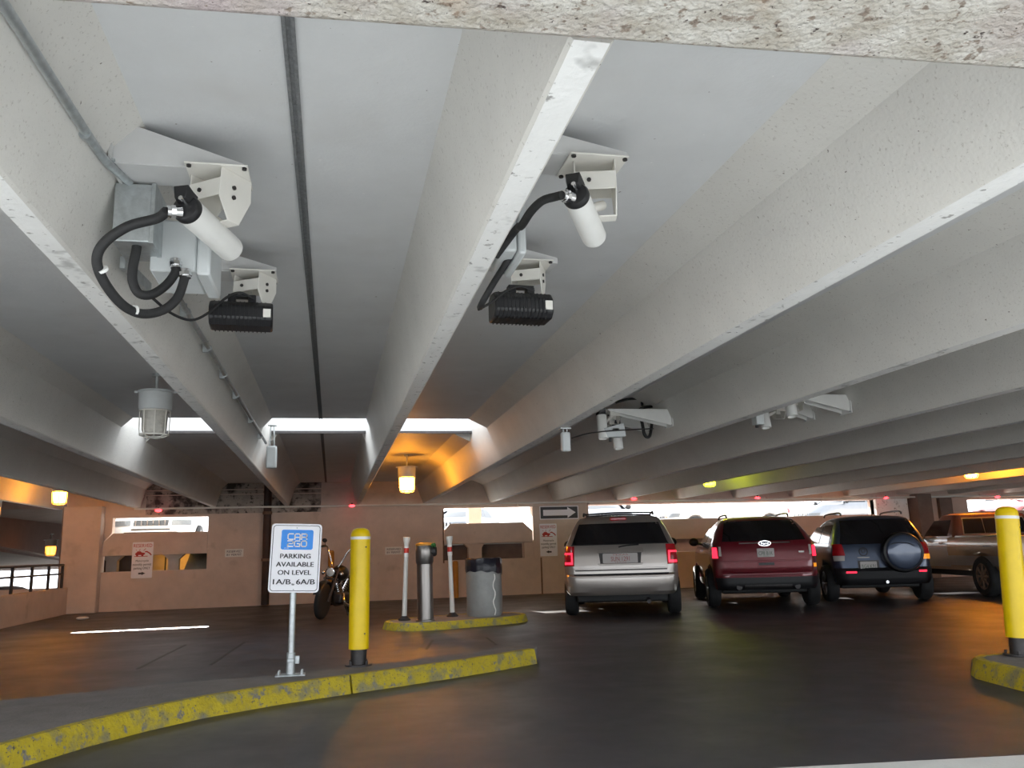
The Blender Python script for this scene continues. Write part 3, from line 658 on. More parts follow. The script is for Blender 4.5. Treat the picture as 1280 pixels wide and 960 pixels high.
m = MB(); m.box(-.085,.085,-.17,.10,-.15,.13); g = m.build('junction_box', 'galv', loc=(-.90,3.97,2.76), bevel=.006, rot=(0,0,0)); tag(g, 'grey steel junction box on the left beam where the conduit bends', 'electrical box')
m = MB(); m.box(.072,.092,-.175,.105,-.155,.135); m.build('cover', 'galv', g, bevel=.003)
m = MB(); a = P(172,290,3.84)-Vector((-.90,3.97,2.76)); b = P(172,302,3.86)-Vector((-.90,3.97,2.76)); m.cyl(a, b, .026, n=12); m.cyl(a+(b-a)*.4, a+(b-a)*.8, .032, n=8); m.build('cable_gland', 'chrome', g)
bo = Vector((-.72,4.18,2.66)); m = MB(); m.box(-.14,.07,-.19,.17,-.12,.14); g = m.build('enclosure_box', 'greypl', loc=bo, bevel=.012); tag(g, 'pale grey plastic enclosure box between the left camera and the beam', 'electrical box', 'plastic enclosure boxes')
m = MB(); m.box(.072,.135,-.205,.185,-.135,.155); m.build('lid', 'greypl', g, bevel=.012)
for px, py, k in ((219,327,0),(231,340,1)):
    a = P(px,py-3,3.97)-bo; b = P(px+1,py+8,3.97)-bo
    m = MB(); m.cyl(a, b, .025, n=12); m.cyl(a+(b-a)*.35, a+(b-a)*.75, .031, n=8); m.build('cable_gland', 'chrome', g)
m = MB(); m.tube([(-.985,1.9,2.82),(-.975,2.6,2.84),(-.972,3.35,2.87),(-.965,3.60,2.885),(-.925,3.80,2.895)], .019, 12, 4)
g = m.build('ceiling_conduit', 'galv'); tag(g, 'galvanised conduit along the left beam from the entrance to the junction box', 'pipe', 'conduits on the beams')
for y in (2.3, 3.3):
    m = MB(); m.cyl((-.979+.004*(y-2.3),y-.015,2.83+.03*(y-2.3)),(-.979+.004*(y-2.3),y+.015,2.832+.03*(y-2.3)),.0235,n=12); m.build('strap', 'galv', g)
m = MB(); m.tube([(-.91,4.05,2.83),(-.945,4.5,2.80),(-.955,5.2,2.80),(-.955,8,2.81),(-.955,12.4,2.82)], .019, 12, 4)
g = m.build('ceiling_conduit', 'galv'); tag(g, 'conduit running on along the left beam behind the cameras', 'pipe', 'conduits on the beams')
for y in (5.6, 6.6, 7.6, 8.6, 10.2, 11.6):
    m = MB(); m.cyl((-.955,y-.015,2.805),(-.955,y+.015,2.805),.024,n=12); m.box(-1.0,-.96,y-.012,y+.012,2.77,2.86); m.build('strap', 'galv', g)
m = MB(); m.prism_x([(4.15,2.60),(4.75,2.66),(4.75,2.72),(4.15,2.66)], -1.03, -1.005); g = m.build('steel_strut', 'galv'); tag(g, 'flat steel strut on the left beam under the junction box', 'strut')
O = Vector((-.955, 5.02, 2.905)); LO = lambda v: Vector(v) - O
g = thing('infrared_illuminator', 'black finned floodlight with thin cable on a white arm, on the left beam', 'floodlight', O, group='black floodlights under the ceiling')
bracket(g, .60, .205, .20)
mount(g, .385, .565, -.03, .15, -.004, 1.0, -30)
illuminator(g, LO(P(302,394,5.0)), (1,.06), .36, .155, .19)
hose([LO(P(318,374,4.93)), LO(P(300,366,4.92)), LO(P(283,372,4.9)), LO(P(262,390,4.85)), LO(P(240,400,4.75)), LO(P(215,392,4.6)), LO(P(190,372,4.4))], .0075, '', name='power_cable', parent=g)

# --- group on the far side of the middle beam
O = Vector((.80, 3.33, 2.945)); LO = lambda v: Vector(v) - O
g = thing('security_camera', 'white tube camera hanging right of the middle beam, nearest the entrance', 'camera', O, group='tube cameras under the ceiling')
bracket(g, .50, .13, .21)
mount(g, .27, .46, -.0, .18, -.004, 1.25, -14)
t, c1 = housing(g, LO(P(719,243,3.22)), LO(P(743,297,3.52)), .058, LO(P(690,250,3.2)))
m = MB(); m.cyl(LO(P(735,262,3.36)), Vector((.40,.08,-.20)), .022, n=12); m.build('pan_joint', 'offwhite', g)
C1 = c1 + O
hose([C1, P(694,246,3.22), P(678,251,3.26), P(664,264,3.34), P(652,282,3.5), Vector((.84,3.64,2.70)), Vector((.77,3.80,2.62))], .019, 'black hose from the middle beam to the camera right of it', group='camera hoses')
bo = Vector((.85,3.92,2.75)); m = MB(); m.box(-.05,.02,-.17,.17,-.12,.12); g = m.build('enclosure_box', 'greypl', loc=bo, bevel=.012); tag(g, 'pale grey plastic enclosure box half hidden behind the middle beam', 'electrical box', 'plastic enclosure boxes')
m = MB(); m.box(.022,.062,-.185,.185,-.135,.135); m.build('lid', 'greypl', g, bevel=.012)
hose([P(642,312,3.85), P(632,330,3.9), P(618,352,4.0), P(604,376,4.1), P(600,384,4.2)], .017, 'black hose hugging the edge of the middle beam above its floodlight', group='camera hoses')
O = Vector((.80, 4.63, 2.905)); LO = lambda v: Vector(v) - O
g = thing('infrared_illuminator', 'black finned floodlight on a white arm, right of the middle beam', 'floodlight', O, group='black floodlights under the ceiling')
bracket(g, .52, .15, .20)
mount(g, .26, .44, -.03, .15, -.004, 1.0, -24)
illuminator(g, LO(P(651,384,4.62)), (1,.05), .355, .165, .19)
hose([LO(P(668,364,4.5)), LO(P(650,358,4.5)), LO(P(632,364,4.45)), LO(P(614,378,4.4)), LO(P(598,387,4.35))], .0075, '', name='power_cable', parent=g)

# --- two groups further right; these arms reach back towards the left and their cameras look at the entrance
def far_group(face_x, Y, z, lab, tubes, arm, n):
    g = thing('security_camera', lab[0], 'camera', (face_x, Y, z), (0,0,PI), 'tube cameras under the ceiling')
    bracket(g, arm, .20, .16, -1, .02)
    mount(g, arm-.16, arm-.03, -.0, .14, -.004, .8)
    a, b = tubes[0]; housing(g, a, b, .062)
    m = MB(); m.cyl((arm-.1,.07,-.05), (Vector(a)+Vector(b))/2, .02, n=10); m.build('pan_joint', 'offwhite', g)
    g2 = thing('security_camera', lab[1], 'camera', (face_x, Y+.75, z+.02), (0,0,PI), 'tube cameras under the ceiling')
    bracket(g2, arm*.72, .18, .14, -1, .02)
    mount(g2, arm*.72-.16, arm*.72-.03, 0, .13, -.004, .8)
    a, b = tubes[1]; housing(g2, a, b, .062)
    m = MB(); m.cyl((arm*.72-.1,.07,-.05), (Vector(a)+Vector(b))/2, .02, n=10); m.build('pan_joint', 'offwhite', g2)
far_group(4.11, 9.72, 2.86, ('white tube camera on the long arm under the third beam, above the silver van', 'white tube camera on the short arm behind it, above the silver van'),
          (((.90,.12,-.05),(.90,.17,-.37)), ((.44,.10,-.10),(.44,.15,-.42))), .82, 1)
m = MB(); m.box(-.07,.07,-.26,.26,-.10,.10); g = m.build('enclosure_box', 'greypl', loc=(3.93,10.6,2.90), bevel=.01); tag(g, 'pale grey enclosure box on the beam behind the cameras above the van', 'electrical box', 'plastic enclosure boxes')
m = MB(); m.box(-.085,-.07,-.25,.25,-.09,.09); m.build('lid', 'greypl', g, bevel=.005)
hose([P(815,508,9.95), P(800,512,9.9), P(803,530,9.85), P(806,544,9.85), P(812,545,9.85), P(815,528,9.9), P(816,512,9.95)], .020, 'black hose hanging in a loop by the cameras above the van', group='camera hoses')
hose([P(770,503,10.0), P(785,499,10.0), P(800,499,10.0), P(803,507,10.0)], .017, 'black hose bent along the beam above the van cameras', group='camera hoses')
m = MB(); m.prism_y([(-.14,.0),(.12,.07),(.14,-.10),(-.10,-.11)], -.05, .05); g = m.build('enclosure_box', 'greypl', loc=P(767,536,9.55), bevel=.008); tag(g, 'small white control box between the two cameras above the van', 'electrical box')
m = MB(); m.box(-.03,.05,-.05,.05,-.02,-.0); m.cyl((-.05,0,-.16),(-.05,0,-.10),.018,n=10); m.build('cable_gland', 'black', g)
far_group(5.91, 8.70, 2.87, ('white tube camera on a long arm under the beam above the red suv', 'short white tube camera behind the long arm above the red suv'),
          (((.74,.10,-.04),(.74,.15,-.26)), ((.66,.10,-.04),(.66,.15,-.30))), .72, 2)
hose([P(985,499,8.9), P(992,503,8.85), P(1000,505,8.8), P(1005,500,8.85)], .024, 'black hose bunched on the long arm above the red suv', group='camera hoses')
m = MB(); m.box(-.05,.05,-.06,.06,-.10,.07); g = m.build('enclosure_box', 'greypl', loc=P(947,521,8.9), bevel=.008); tag(g, 'small white box at the beam edge left of the cameras above the red suv', 'electrical box')
m = MB(); m.cyl((-.02,0,-.13),(-.02,0,-.10),.02,n=10); m.build('cable_gland', 'black', g)
def sensor(label, loc, up, q=1.):
    g = thing('sensor_box', label, 'sensor', loc, (0,0,0), 'small sensor boxes hanging from the beams')
    m = MB(); m.box(-.07*q,.07*q,-.06*q,.06*q,-.16*q,.15*q); b = m.build('box', 'greypl', g, bevel=.012)
    m = MB(); m.box(-.055*q,.055*q,-.066*q,-.058*q,-.14*q,.13*q); m.build('cover', 'greypl', b, bevel=.004)
    m = MB(); m.tube([(-.03*q,0,.14*q),(-.03*q,0,.22*q),(-.02,0,up)], .010*q, 8, 3); m.tube([(.03*q,0,.14*q),(.03*q,0,.22*q),(.02,0,up)], .010*q, 8, 3); m.box(-.06,.06,-.04,.04,up-.012,up); m.build('hanger', 'galv', g)
sensor('grey sensor box hanging below the sky slot by the left beam', (-.86, 12.25, 2.60), .46)
sensor('small grey sensor box hanging under the third beam, left of the van cameras', (2.50, 8.75, 2.35), .15, .68)
hose([(2.575,8.75,2.39), (2.8,8.9,2.46), (3.2,9.3,2.55), (3.98,9.85,2.66)], .008, 'thin conduit from the hanging sensor box to the van cameras', 'dark', 'pipe', 'sensor_conduit')

# ================================================================== VEHICLES
class Car:
    """Body as a stack of plan outlines: layers (z, half width, rear y, front y, corner radius)."""
    def __init__(s, name, label, cat, loc, yaw, layers, paint, bow=.05, fbow=.10, group=None, ZM=None):
        s.zm = ZM or (lambda z: z)
        s.L = [(s.zm(l[0]),)+tuple(l[1:]) for l in layers]; s.bow = bow; s.fbow = fbow
        s.root = thing(name, label, cat, loc, (0, 0, math.radians(yaw)), group)
        s.paint = paint
    def par(s, z):
        L = s.L
        if z <= L[0][0]: return L[0][1:]
        for a, b in zip(L, L[1:]):
            if z <= b[0]:
                t = (z-a[0])/(b[0]-a[0]) if b[0] > a[0] else 1
                return tuple(p+(q-p)*t for p, q in zip(a[1:], b[1:]))
        return L[-1][1:]
    def ryf(s, ax, hw, yr, r, bow, k=1):
        y = bow*(ax/hw)**2
        if ax > hw-r: y += r*(1-math.sqrt(max(0, 1-((ax-hw+r)/r)**2)))
        return yr + k*y
    def rear(s, x, z): hw, yr, yf, r = s.par(z); return Vector((x, s.ryf(min(abs(x),hw), hw, yr, r, s.bow), z))
    def front(s, x, z): hw, yr, yf, r = s.par(z); return Vector((x, s.ryf(min(abs(x),hw), hw, yf, r*1.6, s.fbow, -1), z))
    def side(s, k, y, z): return Vector((k*s.par(z)[0], y, z))
    def ring(s, z):
        hw, yr, yf, r = s.par(z); h = []
        for i in range(7): h.append((i/7*(hw-r), None, 'r'))
        pts = []
        for i in range(7): x = i/7*(hw-r); pts.append((x, s.ryf(x, hw, yr, r, s.bow)))
        for i in range(7): x = hw-r+r*math.sin(i/6*PI/2); pts.append((x, s.ryf(x, hw, yr, r, s.bow)))
        y0 = pts[-1][1]; rf = min(r*1.6, hw*.9)
        fp = []
        for i in range(7): x = i/7*(hw-rf); fp.append((x, s.ryf(x, hw, yf, rf, s.fbow, -1)))
        for i in range(7): x = hw-rf+rf*math.sin(i/6*PI/2); fp.append((x, s.ryf(x, hw, yf, rf, s.fbow, -1)))
        y1 = fp[-1][1]
        mid = [(hw, y0+(y1-y0)*i/8) for i in range(1, 8)]
        half = pts + mid + fp[::-1]
        full = half + [(-x, y) for x, y in half[::-1][1:-1]]
        return [(x, y, z) for x, y in full]
    def body(s, arches, R, name='body'):
        zs = [l[0] for l in s.L]; zz = []
        for a, b in zip(zs, zs[1:]):
            n = max(1, int((b-a)/.07)); zz += [a+(b-a)*i/n for i in range(n)]
        zz.append(zs[-1])
        m = MB(); m.loft([s.ring(z) for z in zz])
        o = m.build(name, s.paint, s.root, angle=35)
        if arches:
            c = MB()
            for y in arches:
                for k in (-1, 1):
                    hw = s.par(.5)[0]; c.cyl((k*(hw-.26), y, R), (k*(hw+.2), y, R), R*1.17, n=30)
            co = c.build('arch_cutter', 'black', s.root)
            md = o.modifiers.new('b', 'BOOLEAN'); md.object = co; md.operation = 'DIFFERENCE'; md.solver = 'EXACT'
            bpy.context.view_layer.update()
            me = bpy.data.meshes.new_from_object(o.evaluated_get(bpy.context.evaluated_depsgraph_get()))
            o.modifiers.clear(); old = o.data; o.data = me; bpy.data.meshes.remove(old)
            bpy.data.objects.remove(co)
            if not me.materials: me.materials.append(M[s.paint])
            for p in me.polygons:
                if p.material_index >= len(me.materials): p.material_index = 0
        s.bodyo = o
        return o
    def rp(s, name, mat, x0b, x1b, z0, x0t, x1t, z1, off=.006, back=-.012, nx=14, nz=5, parent=None, label=None, bevel=0):
        z0, z1 = s.zm(z0), s.zm(z1)
        def fn(u, v):
            z = z0+(z1-z0)*v; x = (x0b+(x1b-x0b)*u)*(1-v) + (x0t+(x1t-x0t)*u)*v
            return s.rear(x, z), Vector((math.copysign(.35, x) if abs(x) > s.par(z)[0]-s.par(z)[3] else 0, -1, 0)).normalized()
        return MB().patch(fn, nx, nz, off, back).build(name, mat, parent or s.root, label=label, bevel=bevel)
    def fp(s, name, mat, x0, x1, z0, z1, off=.006, parent=None, dx=0, label=None):
        fn = lambda u, v: (s.front(x0+(x1-x0)*u + dx*v, z0+(z1-z0)*v), Vector((0, 1, 0)))
        return MB().patch(fn, 12, 3, off, -.012).build(name, mat, parent or s.root, label=label)
    def sp(s, name, mat, k, y0b, y1b, z0, y0t, y1t, z1, off=.006, back=-.012, parent=None, label=None):
        z0, z1 = s.zm(z0), s.zm(z1)
        def fn(u, v):
            z = z0+(z1-z0)*v; y = (y0b+(y1b-y0b)*u)*(1-v) + (y0t+(y1t-y0t)*u)*v
            return s.side(k, y, z), Vector((k, 0, .15)).normalized()
        return MB().patch(fn, 6, 4, off, back).build(name, mat, parent or s.root, label=label)
    def wheels(s, ys, track, R, w=.21, spokes=9, mat='alloy'):
        for y in ys:
            for k in (-1, 1):
                m = MB(); ax = (k, 0, 0); o = (k*(track/2-w/2), y, R)
                m.lathe([(R*.62,0),(R*.9,0),(R*.98,.03),(R,.06),(R,w-.06),(R*.98,w-.03),(R*.9,w),(R*.66,w-.005),(R*.62,w-.05)], o, ax, 36)
                wh = m.build('wheel', 'tyre', s.root, label='black tyre')
                m = MB(); m.lathe([(R*.66,.02),(R*.66,w-.02),(R*.60,w-.012),(R*.56,w-.05),(R*.2,w-.045),(.001,w-.045)], o, ax, 32)
                rm = m.build('rim', mat, wh, label='metal rim')
                m = MB()
                for i in range(spokes):
                    a = 2*PI*i/spokes; ca_, sa_ = math.cos(a), math.sin(a); x = o[0]+k*(w-.03)
                    m.tube([(x+k*.008, y+ca_*R*.12, R+sa_*R*.12), (x, y+ca_*R*.6, R+sa_*R*.6)], R*.055, 6, 0)
                m.lathe([(R*.17,w-.05),(R*.16,w-.015),(.001,w-.012)], o, ax, 16); m.build('spokes', mat, rm)
                m = MB(); m.lathe([(R*.58,w-.047),(.001,w-.046)], o, ax, 24); m.build('wheel_shadow_disc' if 0 else 'rim_shade_disc', 'dark', rm)  # dark disc standing in for the shade behind the spokes
    def underbody(s, y0, y1, hw, z0=.22, z1=.45):
        m = MB(); m.box(-hw, hw, y0+.35, y1, z0+.04, z1+.1); m.build('underbody', 'rubber', s.root, bevel=.03)
    def mirror(s, k, y, z, mat='black', out=.20):
        z = s.zm(z); x = s.par(z)[0]
        m = MB(); m.ball((k*(x+out*.6), y, z+.05), .115, .95, .55, .78, 16); m.cyl((k*(x-.04), y+.02, z), (k*(x+out*.5), y, z+.03), .028, n=8)
        m.build('wing_mirror', mat, s.root, angle=60)
    def rails(s, x, y0, y1, z, mat='black'):
        for k in (-1, 1):
            m = MB(); m.tube([(k*x,y0,z-.05),(k*x,y0+.10,z),(k*x,(y0+y1)/2,z+.012),(k*x,y1-.1,z),(k*x,y1,z-.05)], .018, 8, 4); m.build('roof_rail', mat, s.root)
    def numberplate(s, x, z, text, ink, w=.305, h=.155, off=.02, top=None, parent=None, tw=None):
        z = s.zm(z); p0 = s.rear(x, z); y = p0.y - off
        m = MB(); m.prism_y([(x+a, z+b) for a, b in rrect(-w/2, w/2, -h/2, h/2, .015)], y, y+.03); o = m.build('number_plate', 'plate', parent or s.root)
        m = MB(); m.text(text, x, z-.01, h*.46, tw or w*.84, y-.001)
        if top: m.text(top, x, z+h*.36, h*.15, w*.45, y-.001); m.text(top, x, z-h*.40, h*.09, w*.35, y-.001)
        m.build('plate_lettering', ink, o)
H20 = -19.5
def zmap(*pts):
    def f(z):
        for (a, b), (c, d) in zip(pts, pts[1:]):
            if z <= c: return b + (d-b)*(z-a)/(c-a)
        return z
    return f

# --- champagne minivan
V = Car('minivan', 'silver-beige minivan with glowing tail lights parked beside the trash can', 'car', (5.19, 14.83, 0), H20,
  [(.30,.90,-.93,4.02,.20),(.36,.955,-.99,4.08,.22),(.52,.985,-1.02,4.10,.22),(.63,.985,-1.01,4.08,.22),(.66,.982,-.965,4.05,.20),(.80,.985,-.96,4.0,.18),(1.02,.98,-.94,3.7,.16),(1.14,.955,-.90,3.1,.15),(1.16,.945,-.89,2.6,.15),(1.30,.895,-.82,2.25,.14),(1.50,.82,-.72,1.75,.14),(1.66,.745,-.62,1.35,.16),(1.71,.70,-.57,1.2,.2),(1.745,.58,-.45,1.0,.25),(1.755,.40,-.2,.8,.2)], 'vanpaint', bow=.07, ZM=zmap((0,.08),(1.16,1.245),(1.61,1.61),(3,3)))
V.body((0, 3.05), .335); V.wheels((0, 3.05), 1.84, .335, .225)
V.underbody(-.82, 3.9, .80, .20, .45)
rg = V.rp('rear_window', 'carglass', -.83, .83, 1.165, -.70, .70, 1.61, .008, nz=8)
V.rp('window_trim', 'black', -.845, .845, 1.15, -.835, .835, 1.172, .012)
for k in (-1, 1):
    t = V.rp('tail_light', 'tail', *( (-.985,-.80) if k < 0 else (.80,.985) ), .80, *((-.955,-.79) if k < 0 else (.79,.955)), 1.14, .014)
    a, b = (-.965,-.83) if k < 0 else (.83,.965)
    V.rp('lit_lens', 'taillit', a, b, .83, a, b, .87, .020, parent=t); V.rp('lit_lens', 'taillit', *((-.845,-.82) if k < 0 else (.82,.845)), .83, *((-.845,-.82) if k < 0 else (.82,.845)), 1.03, .020, parent=t)
    V.rp('lit_lens', 'taillit', a, b, 1.0, a, b, 1.03, .020, parent=t)
    V.sp('side_window', 'carglass', k, -.35, .70, 1.18, -.40, .60, 1.56); V.sp('side_window', 'carglass', k, .78, 2.0, 1.18, .66, 1.52, 1.52)
V.rp('recess_shade', 'dark', -.345, .345, .83, -.37, .37, 1.03, .004)  # flat dark patch; shade at the plate recess put into colour
hb = V.rp('plate_surround', 'vanpaint', -.40, .40, 1.01, -.40, .40, 1.085, .035, bevel=.008); V.rp('plate_surround', 'vanpaint', -.36, .36, .805, -.40, .40, .835, .028, bevel=.006)
V.numberplate(0, .92, 'SUN 1291', 'platered', .60, .165, .012, 'TEXAS', None, .32)
V.rp('crease_strip', 'vanpaint', -.80, .80, .735, -.80, .80, .757, .020, bevel=.004); V.rp('crease_line', 'dark', -.79, .79, .712, -.79, .79, .732, .004)
V.rp('tailgate_gap', 'black', -.80, .80, .640, -.82, .82, .665, .006)
V.rp('bumper_step', 'vanpaint', -.90, .90, .60, -.90, .90, .638, .022, bevel=.008)
for k in (-1, 1): V.rp('bumper_reflector', 'clearlens', *((-.93,-.89) if k < 0 else (.89,.93)), .36, *((-.93,-.89) if k < 0 else (.89,.93)), .46, .014)
m = MB(); m.prism_z([(-.15,-.66),(.15,-.66),(.14,-.52),(-.14,-.52)], 1.655, 1.715); m.build('high_brake_light', 'tail', V.root, bevel=.02)
m = MB(); m.tube([(-.02,-.915,1.19),(.12,-.91,1.215),(.33,-.90,1.225)], .012, 6, 3); m.build('rear_wiper', 'black', rg)
V.rails(.62, -.45, 1.0, 1.80, 'dark')
m = MB()
for y in (-.25, .7): m.tube([(-.62,y,1.79),(0,y,1.81),(.62,y,1.79)], .015, 8, 4)
m.build('roof_crossbar', 'dark', V.root)
V.mirror(-1, 2.3, 1.13); V.mirror(1, 2.3, 1.13)
m = MB(); m.cyl((.45,-.95,.27),(.45,-.6,.29),.035,n=12); m.build('exhaust', 'dark', V.root)

# --- red suv
V = Car('suv', 'dark red suv with oval badge parked between the silver van and the blue suv', 'car', (8.12, 15.12, 0), H20,
  [(.34,.90,-.82,3.55,.22),(.40,.93,-.88,3.60,.24),(.62,.945,-.90,3.66,.24),(.66,.95,-.87,3.66,.22),(.85,.955,-.85,3.6,.2),(1.02,.945,-.83,3.3,.2),(1.10,.925,-.80,2.6,.2),(1.12,.915,-.78,2.3,.2),(1.30,.85,-.66,1.85,.2),(1.52,.745,-.48,1.30,.2),(1.62,.68,-.38,1.0,.22),(1.66,.60,-.25,.8,.25),(1.69,.40,0,.6,.2)], 'redpaint', bow=.10, ZM=zmap((0,0),(.56,.57),(1.12,1.22),(1.60,1.61),(3,3)))
V.body((0, 2.82), .365); V.wheels((0, 2.82), 1.83, .365, .235, 10)
V.underbody(-.74, 3.4, .78, .22, .48)
rg = V.rp('rear_window', 'carglass', -.76, .76, 1.13, -.64, .64, 1.60, .008, nz=8)
V.rp('lower_bumper', 'black', -.88, .88, .34, -.92, .92, .56, .014, nx=24)
V.rp('chrome_strip', 'chrome', -.46, .46, 1.085, -.46, .46, 1.105, .010, label='thin bright strip')
BZ = V.zm(1.085); p = V.rear(0, BZ); m = MB(); m.prism_y([(.115*math.cos(t*PI/12), BZ+.052*math.sin(t*PI/12)) for t in range(24)], p.y-.022, p.y+.02); em = m.build('oval_badge', 'chrome', V.root, label='chrome oval badge')
m = MB(); m.prism_y([(.100*math.cos(t*PI/12), BZ+.040*math.sin(t*PI/12)) for t in range(24)], p.y-.025, p.y-.02); q = m.build('badge_field', 'emblem', em)
m = MB(); m.text('Ford', 0, BZ, .042, .13, p.y-.025); m.build('badge_lettering', 'chrome', q)
V.numberplate(.0, .94, 'CP8 B1K', 'plategreen', .305, .155, .022, 'TEXAS')
for k in (-1, 1):
    V.rp('tail_light', 'taillit' if 1 else 'tail', *((-.945,-.855) if k < 0 else (.855,.945)), .87, *((-.935,-.865) if k < 0 else (.865,.935)), 1.04, .014, label='glowing red tail light')
    V.rp('reversing_light', 'clearlens', *((-.835,-.79) if k < 0 else (.79,.835)), .90, *((-.835,-.795) if k < 0 else (.795,.835)), 1.05, .012)
    V.sp('side_window', 'carglass', k, -.25, .62, 1.14, -.15, .55, 1.50); V.sp('side_window', 'carglass', k, .70, 1.85, 1.14, .62, 1.25, 1.48)
    m = MB(); m.lathe([(.05,0),(.055,.04),(.055,.24),(.045,.24),(.044,.02)], (k*.52,-.86,.40), (0,1,0), 20); m.build('exhaust_tip', 'dark', V.root)
    V.sp('sill_trim', 'black', k, .45, 2.35, .36, .45, 2.35, .48, .012); V.sp('door_handle', 'redpaint', k, 1.45, 1.65, .97, 1.45, 1.65, 1.0, .03)
V.rp('bumper_highlight', 'redpaint', -.80, .80, .60, -.80, .80, .645, .024, bevel=.008)
V.rp('tailgate_crease', 'redpaint', -.78, .78, .80, -.78, .78, .825, .016, bevel=.005)
V.rp('tailgate_handle', 'black', -.14, .14, .745, -.14, .14, .785, .008)
V.rp('skid_plate', 'dark', -.42, .42, .37, -.42, .42, .43, .020)
V.rp('side_marker', 'amber', .86, .915, .70, .86, .915, .76, .016); V.rp('badge', 'chrome', .60, .70, .93, .60, .70, .955, .010)
V.rails(.58, -.2, 1.1, 1.735, 'black'); V.mirror(-1, 1.95, 1.10, 'black', .22); V.mirror(1, 1.95, 1.10, 'black', .22)

# --- blue suv with spare wheel
V = Car('suv', 'dark blue suv with covered spare wheel on its back door', 'car', (10.62, 15.13, 0), H20,
  [(.34,.84,-.72,3.30,.22),(.40,.88,-.77,3.36,.24),(.60,.905,-.80,3.42,.24),(.64,.905,-.75,3.42,.2),(.85,.91,-.73,3.36,.18),(1.02,.905,-.71,3.1,.18),(1.10,.885,-.69,2.5,.18),(1.12,.875,-.68,2.2,.18),(1.30,.82,-.60,1.75,.18),(1.52,.73,-.46,1.25,.2),(1.60,.68,-.38,1.0,.22),(1.64,.60,-.26,.8,.25),(1.665,.40,0,.6,.2)], 'bluepaint', bow=.07)
V.body((0, 2.66), .36); V.wheels((0, 2.66), 1.76, .36, .225, 10)
V.underbody(-.66, 3.2, .74, .22, .48)
V.rp('rear_window', 'carglass', -.76, .76, 1.11, -.64, .64, 1.58, .008, nz=8)
V.rp('lower_bumper', 'black', -.86, .86, .34, -.90, .90, .66, .016, nx=24)
m = MB(); c = (.31, -.74, .94); m.lathe([(.32,-.02),(.375,.03),(.38,.15),(.36,.205),(.32,.222)], c, (0,-1,0), 44); sw = m.build('spare_wheel', 'black', V.root)
m = MB(); m.lathe([(.325,.215),(.32,.235),(.285,.252),(.15,.262),(.001,.266)], c, (0,-1,0), 44); m.build('spare_wheel_cover', 'bluepaint', sw, angle=60)
m = MB(); m.tube([(.08,-.99,1.09),(.20,-1.01,1.12),(.40,-1.01,1.10),(.52,-.985,1.03)], .008, 6, 4); m.build('cover_crease', 'black', sw)
V.numberplate(-.30, .70, 'BG4 K91', 'plategreen', .305, .155, .02)
m = MB(); p = V.rear(-.36, .97)
m.torus((-.36,p.y-.012,.965),(0,1,0),.075,.009); m.torus((-.36,p.y-.012,.98),(0,1,0),.035,.007); em = m.build('emblem', 'dark', V.root)
V.rp('door_lettering_strip', 'clearlens', -.48, -.26, .845, -.48, -.26, .865, .005)
V.rp('plate_recess', 'dark', -.49, -.10, .60, -.49, -.10, .80, .004)
for k in (-1, 1):
    V.rp('tail_light', 'tail', *((-.90,-.70) if k < 0 else (.70,.90)), .90, *((-.875,-.73) if k < 0 else (.73,.875)), 1.12, .016)
    V.rp('indicator_lens', 'amber' if k > 0 else 'clearlens', *((-.89,-.72) if k < 0 else (.72,.89)), .80, *((-.895,-.71) if k < 0 else (.71,.895)), .895, .014)
    V.rp('bumper_reflector', 'taillit', *((-.72,-.54) if k < 0 else (.60,.74)), .565, *((-.72,-.54) if k < 0 else (.60,.74)), .60, .024)  # reflectors given an added glow for the light they return
    V.sp('side_window', 'carglass', k, -.22, .58, 1.14, -.16, .5, 1.50); V.sp('side_window', 'carglass', k, .66, 1.8, 1.14, .58, 1.2, 1.48)
    V.sp('door_handle', 'chrome', k, 1.35, 1.55, .96, 1.35, 1.55, .99, .03); V.sp('sill_trim', 'black', k, .42, 2.2, .36, .42, 2.2, .47, .012)
V.rails(.58, -.2, 1.2, 1.73, 'cargrey'); V.mirror(-1, 1.9, 1.08, 'bluepaint'); V.mirror(1, 1.9, 1.08, 'bluepaint')
m = MB(); m.tube([(0,-.25,1.65),(0,-.30,1.95)], .006, 6, 0); m.build('aerial', 'black', V.root)
m = MB(); m.ball((0,-.71,.42),.05,1,1,1,12); m.cyl((0,-.80,.39),(0,-.60,.39),.03,n=10); m.build('tow_hitch', 'chrome', V.root)

# --- pickup truck
V = Car('pickup_truck', 'old two-tone tan and silver pickup truck with brown cab behind the leaning bollard', 'car', (13.75, 14.45, 0), -14,
  [(.50,.93,-1.15,4.0,.14),(.56,.96,-1.2,4.1,.14),(.74,.985,-1.22,4.12,.12),(.90,1.0,-1.22,4.12,.12),(1.08,.985,-1.22,4.05,.12),(1.17,.95,-1.20,3.8,.12),(1.19,.90,-1.16,3.7,.1)], 'tanpaint', bow=.01)
V.body((0, 3.35), .40); V.wheels((0, 3.35), 1.86, .40, .25, 8, 'rust')
V.underbody(-1.05, 3.9, .70, .32, .6)
K = Car('cab_shape', '', '', (0,0,0), 0, [(1.15,.93,1.18,2.95,.12),(1.22,.92,1.18,2.75,.12),(1.55,.80,1.30,2.35,.12),(1.66,.76,1.36,2.25,.14),(1.70,.68,1.45,2.1,.2)], 'brownpaint', bow=.01)
kr = K.root; K.root = V.root; K.body((), .4, 'cab'); bpy.data.objects.remove(kr)
f = K.rp('cab_window_frame', 'chrome', -.72, .72, 1.235, -.66, .66, 1.60, .010, nz=6)
for a, b, c, d in ((-.69,-.26,-.635,-.24), (-.24,.24,-.22,.22), (.26,.69,.24,.635)): K.rp('rear_window', 'carglass', a, b, 1.26, c, d, 1.575, .018, nz=6, parent=f)
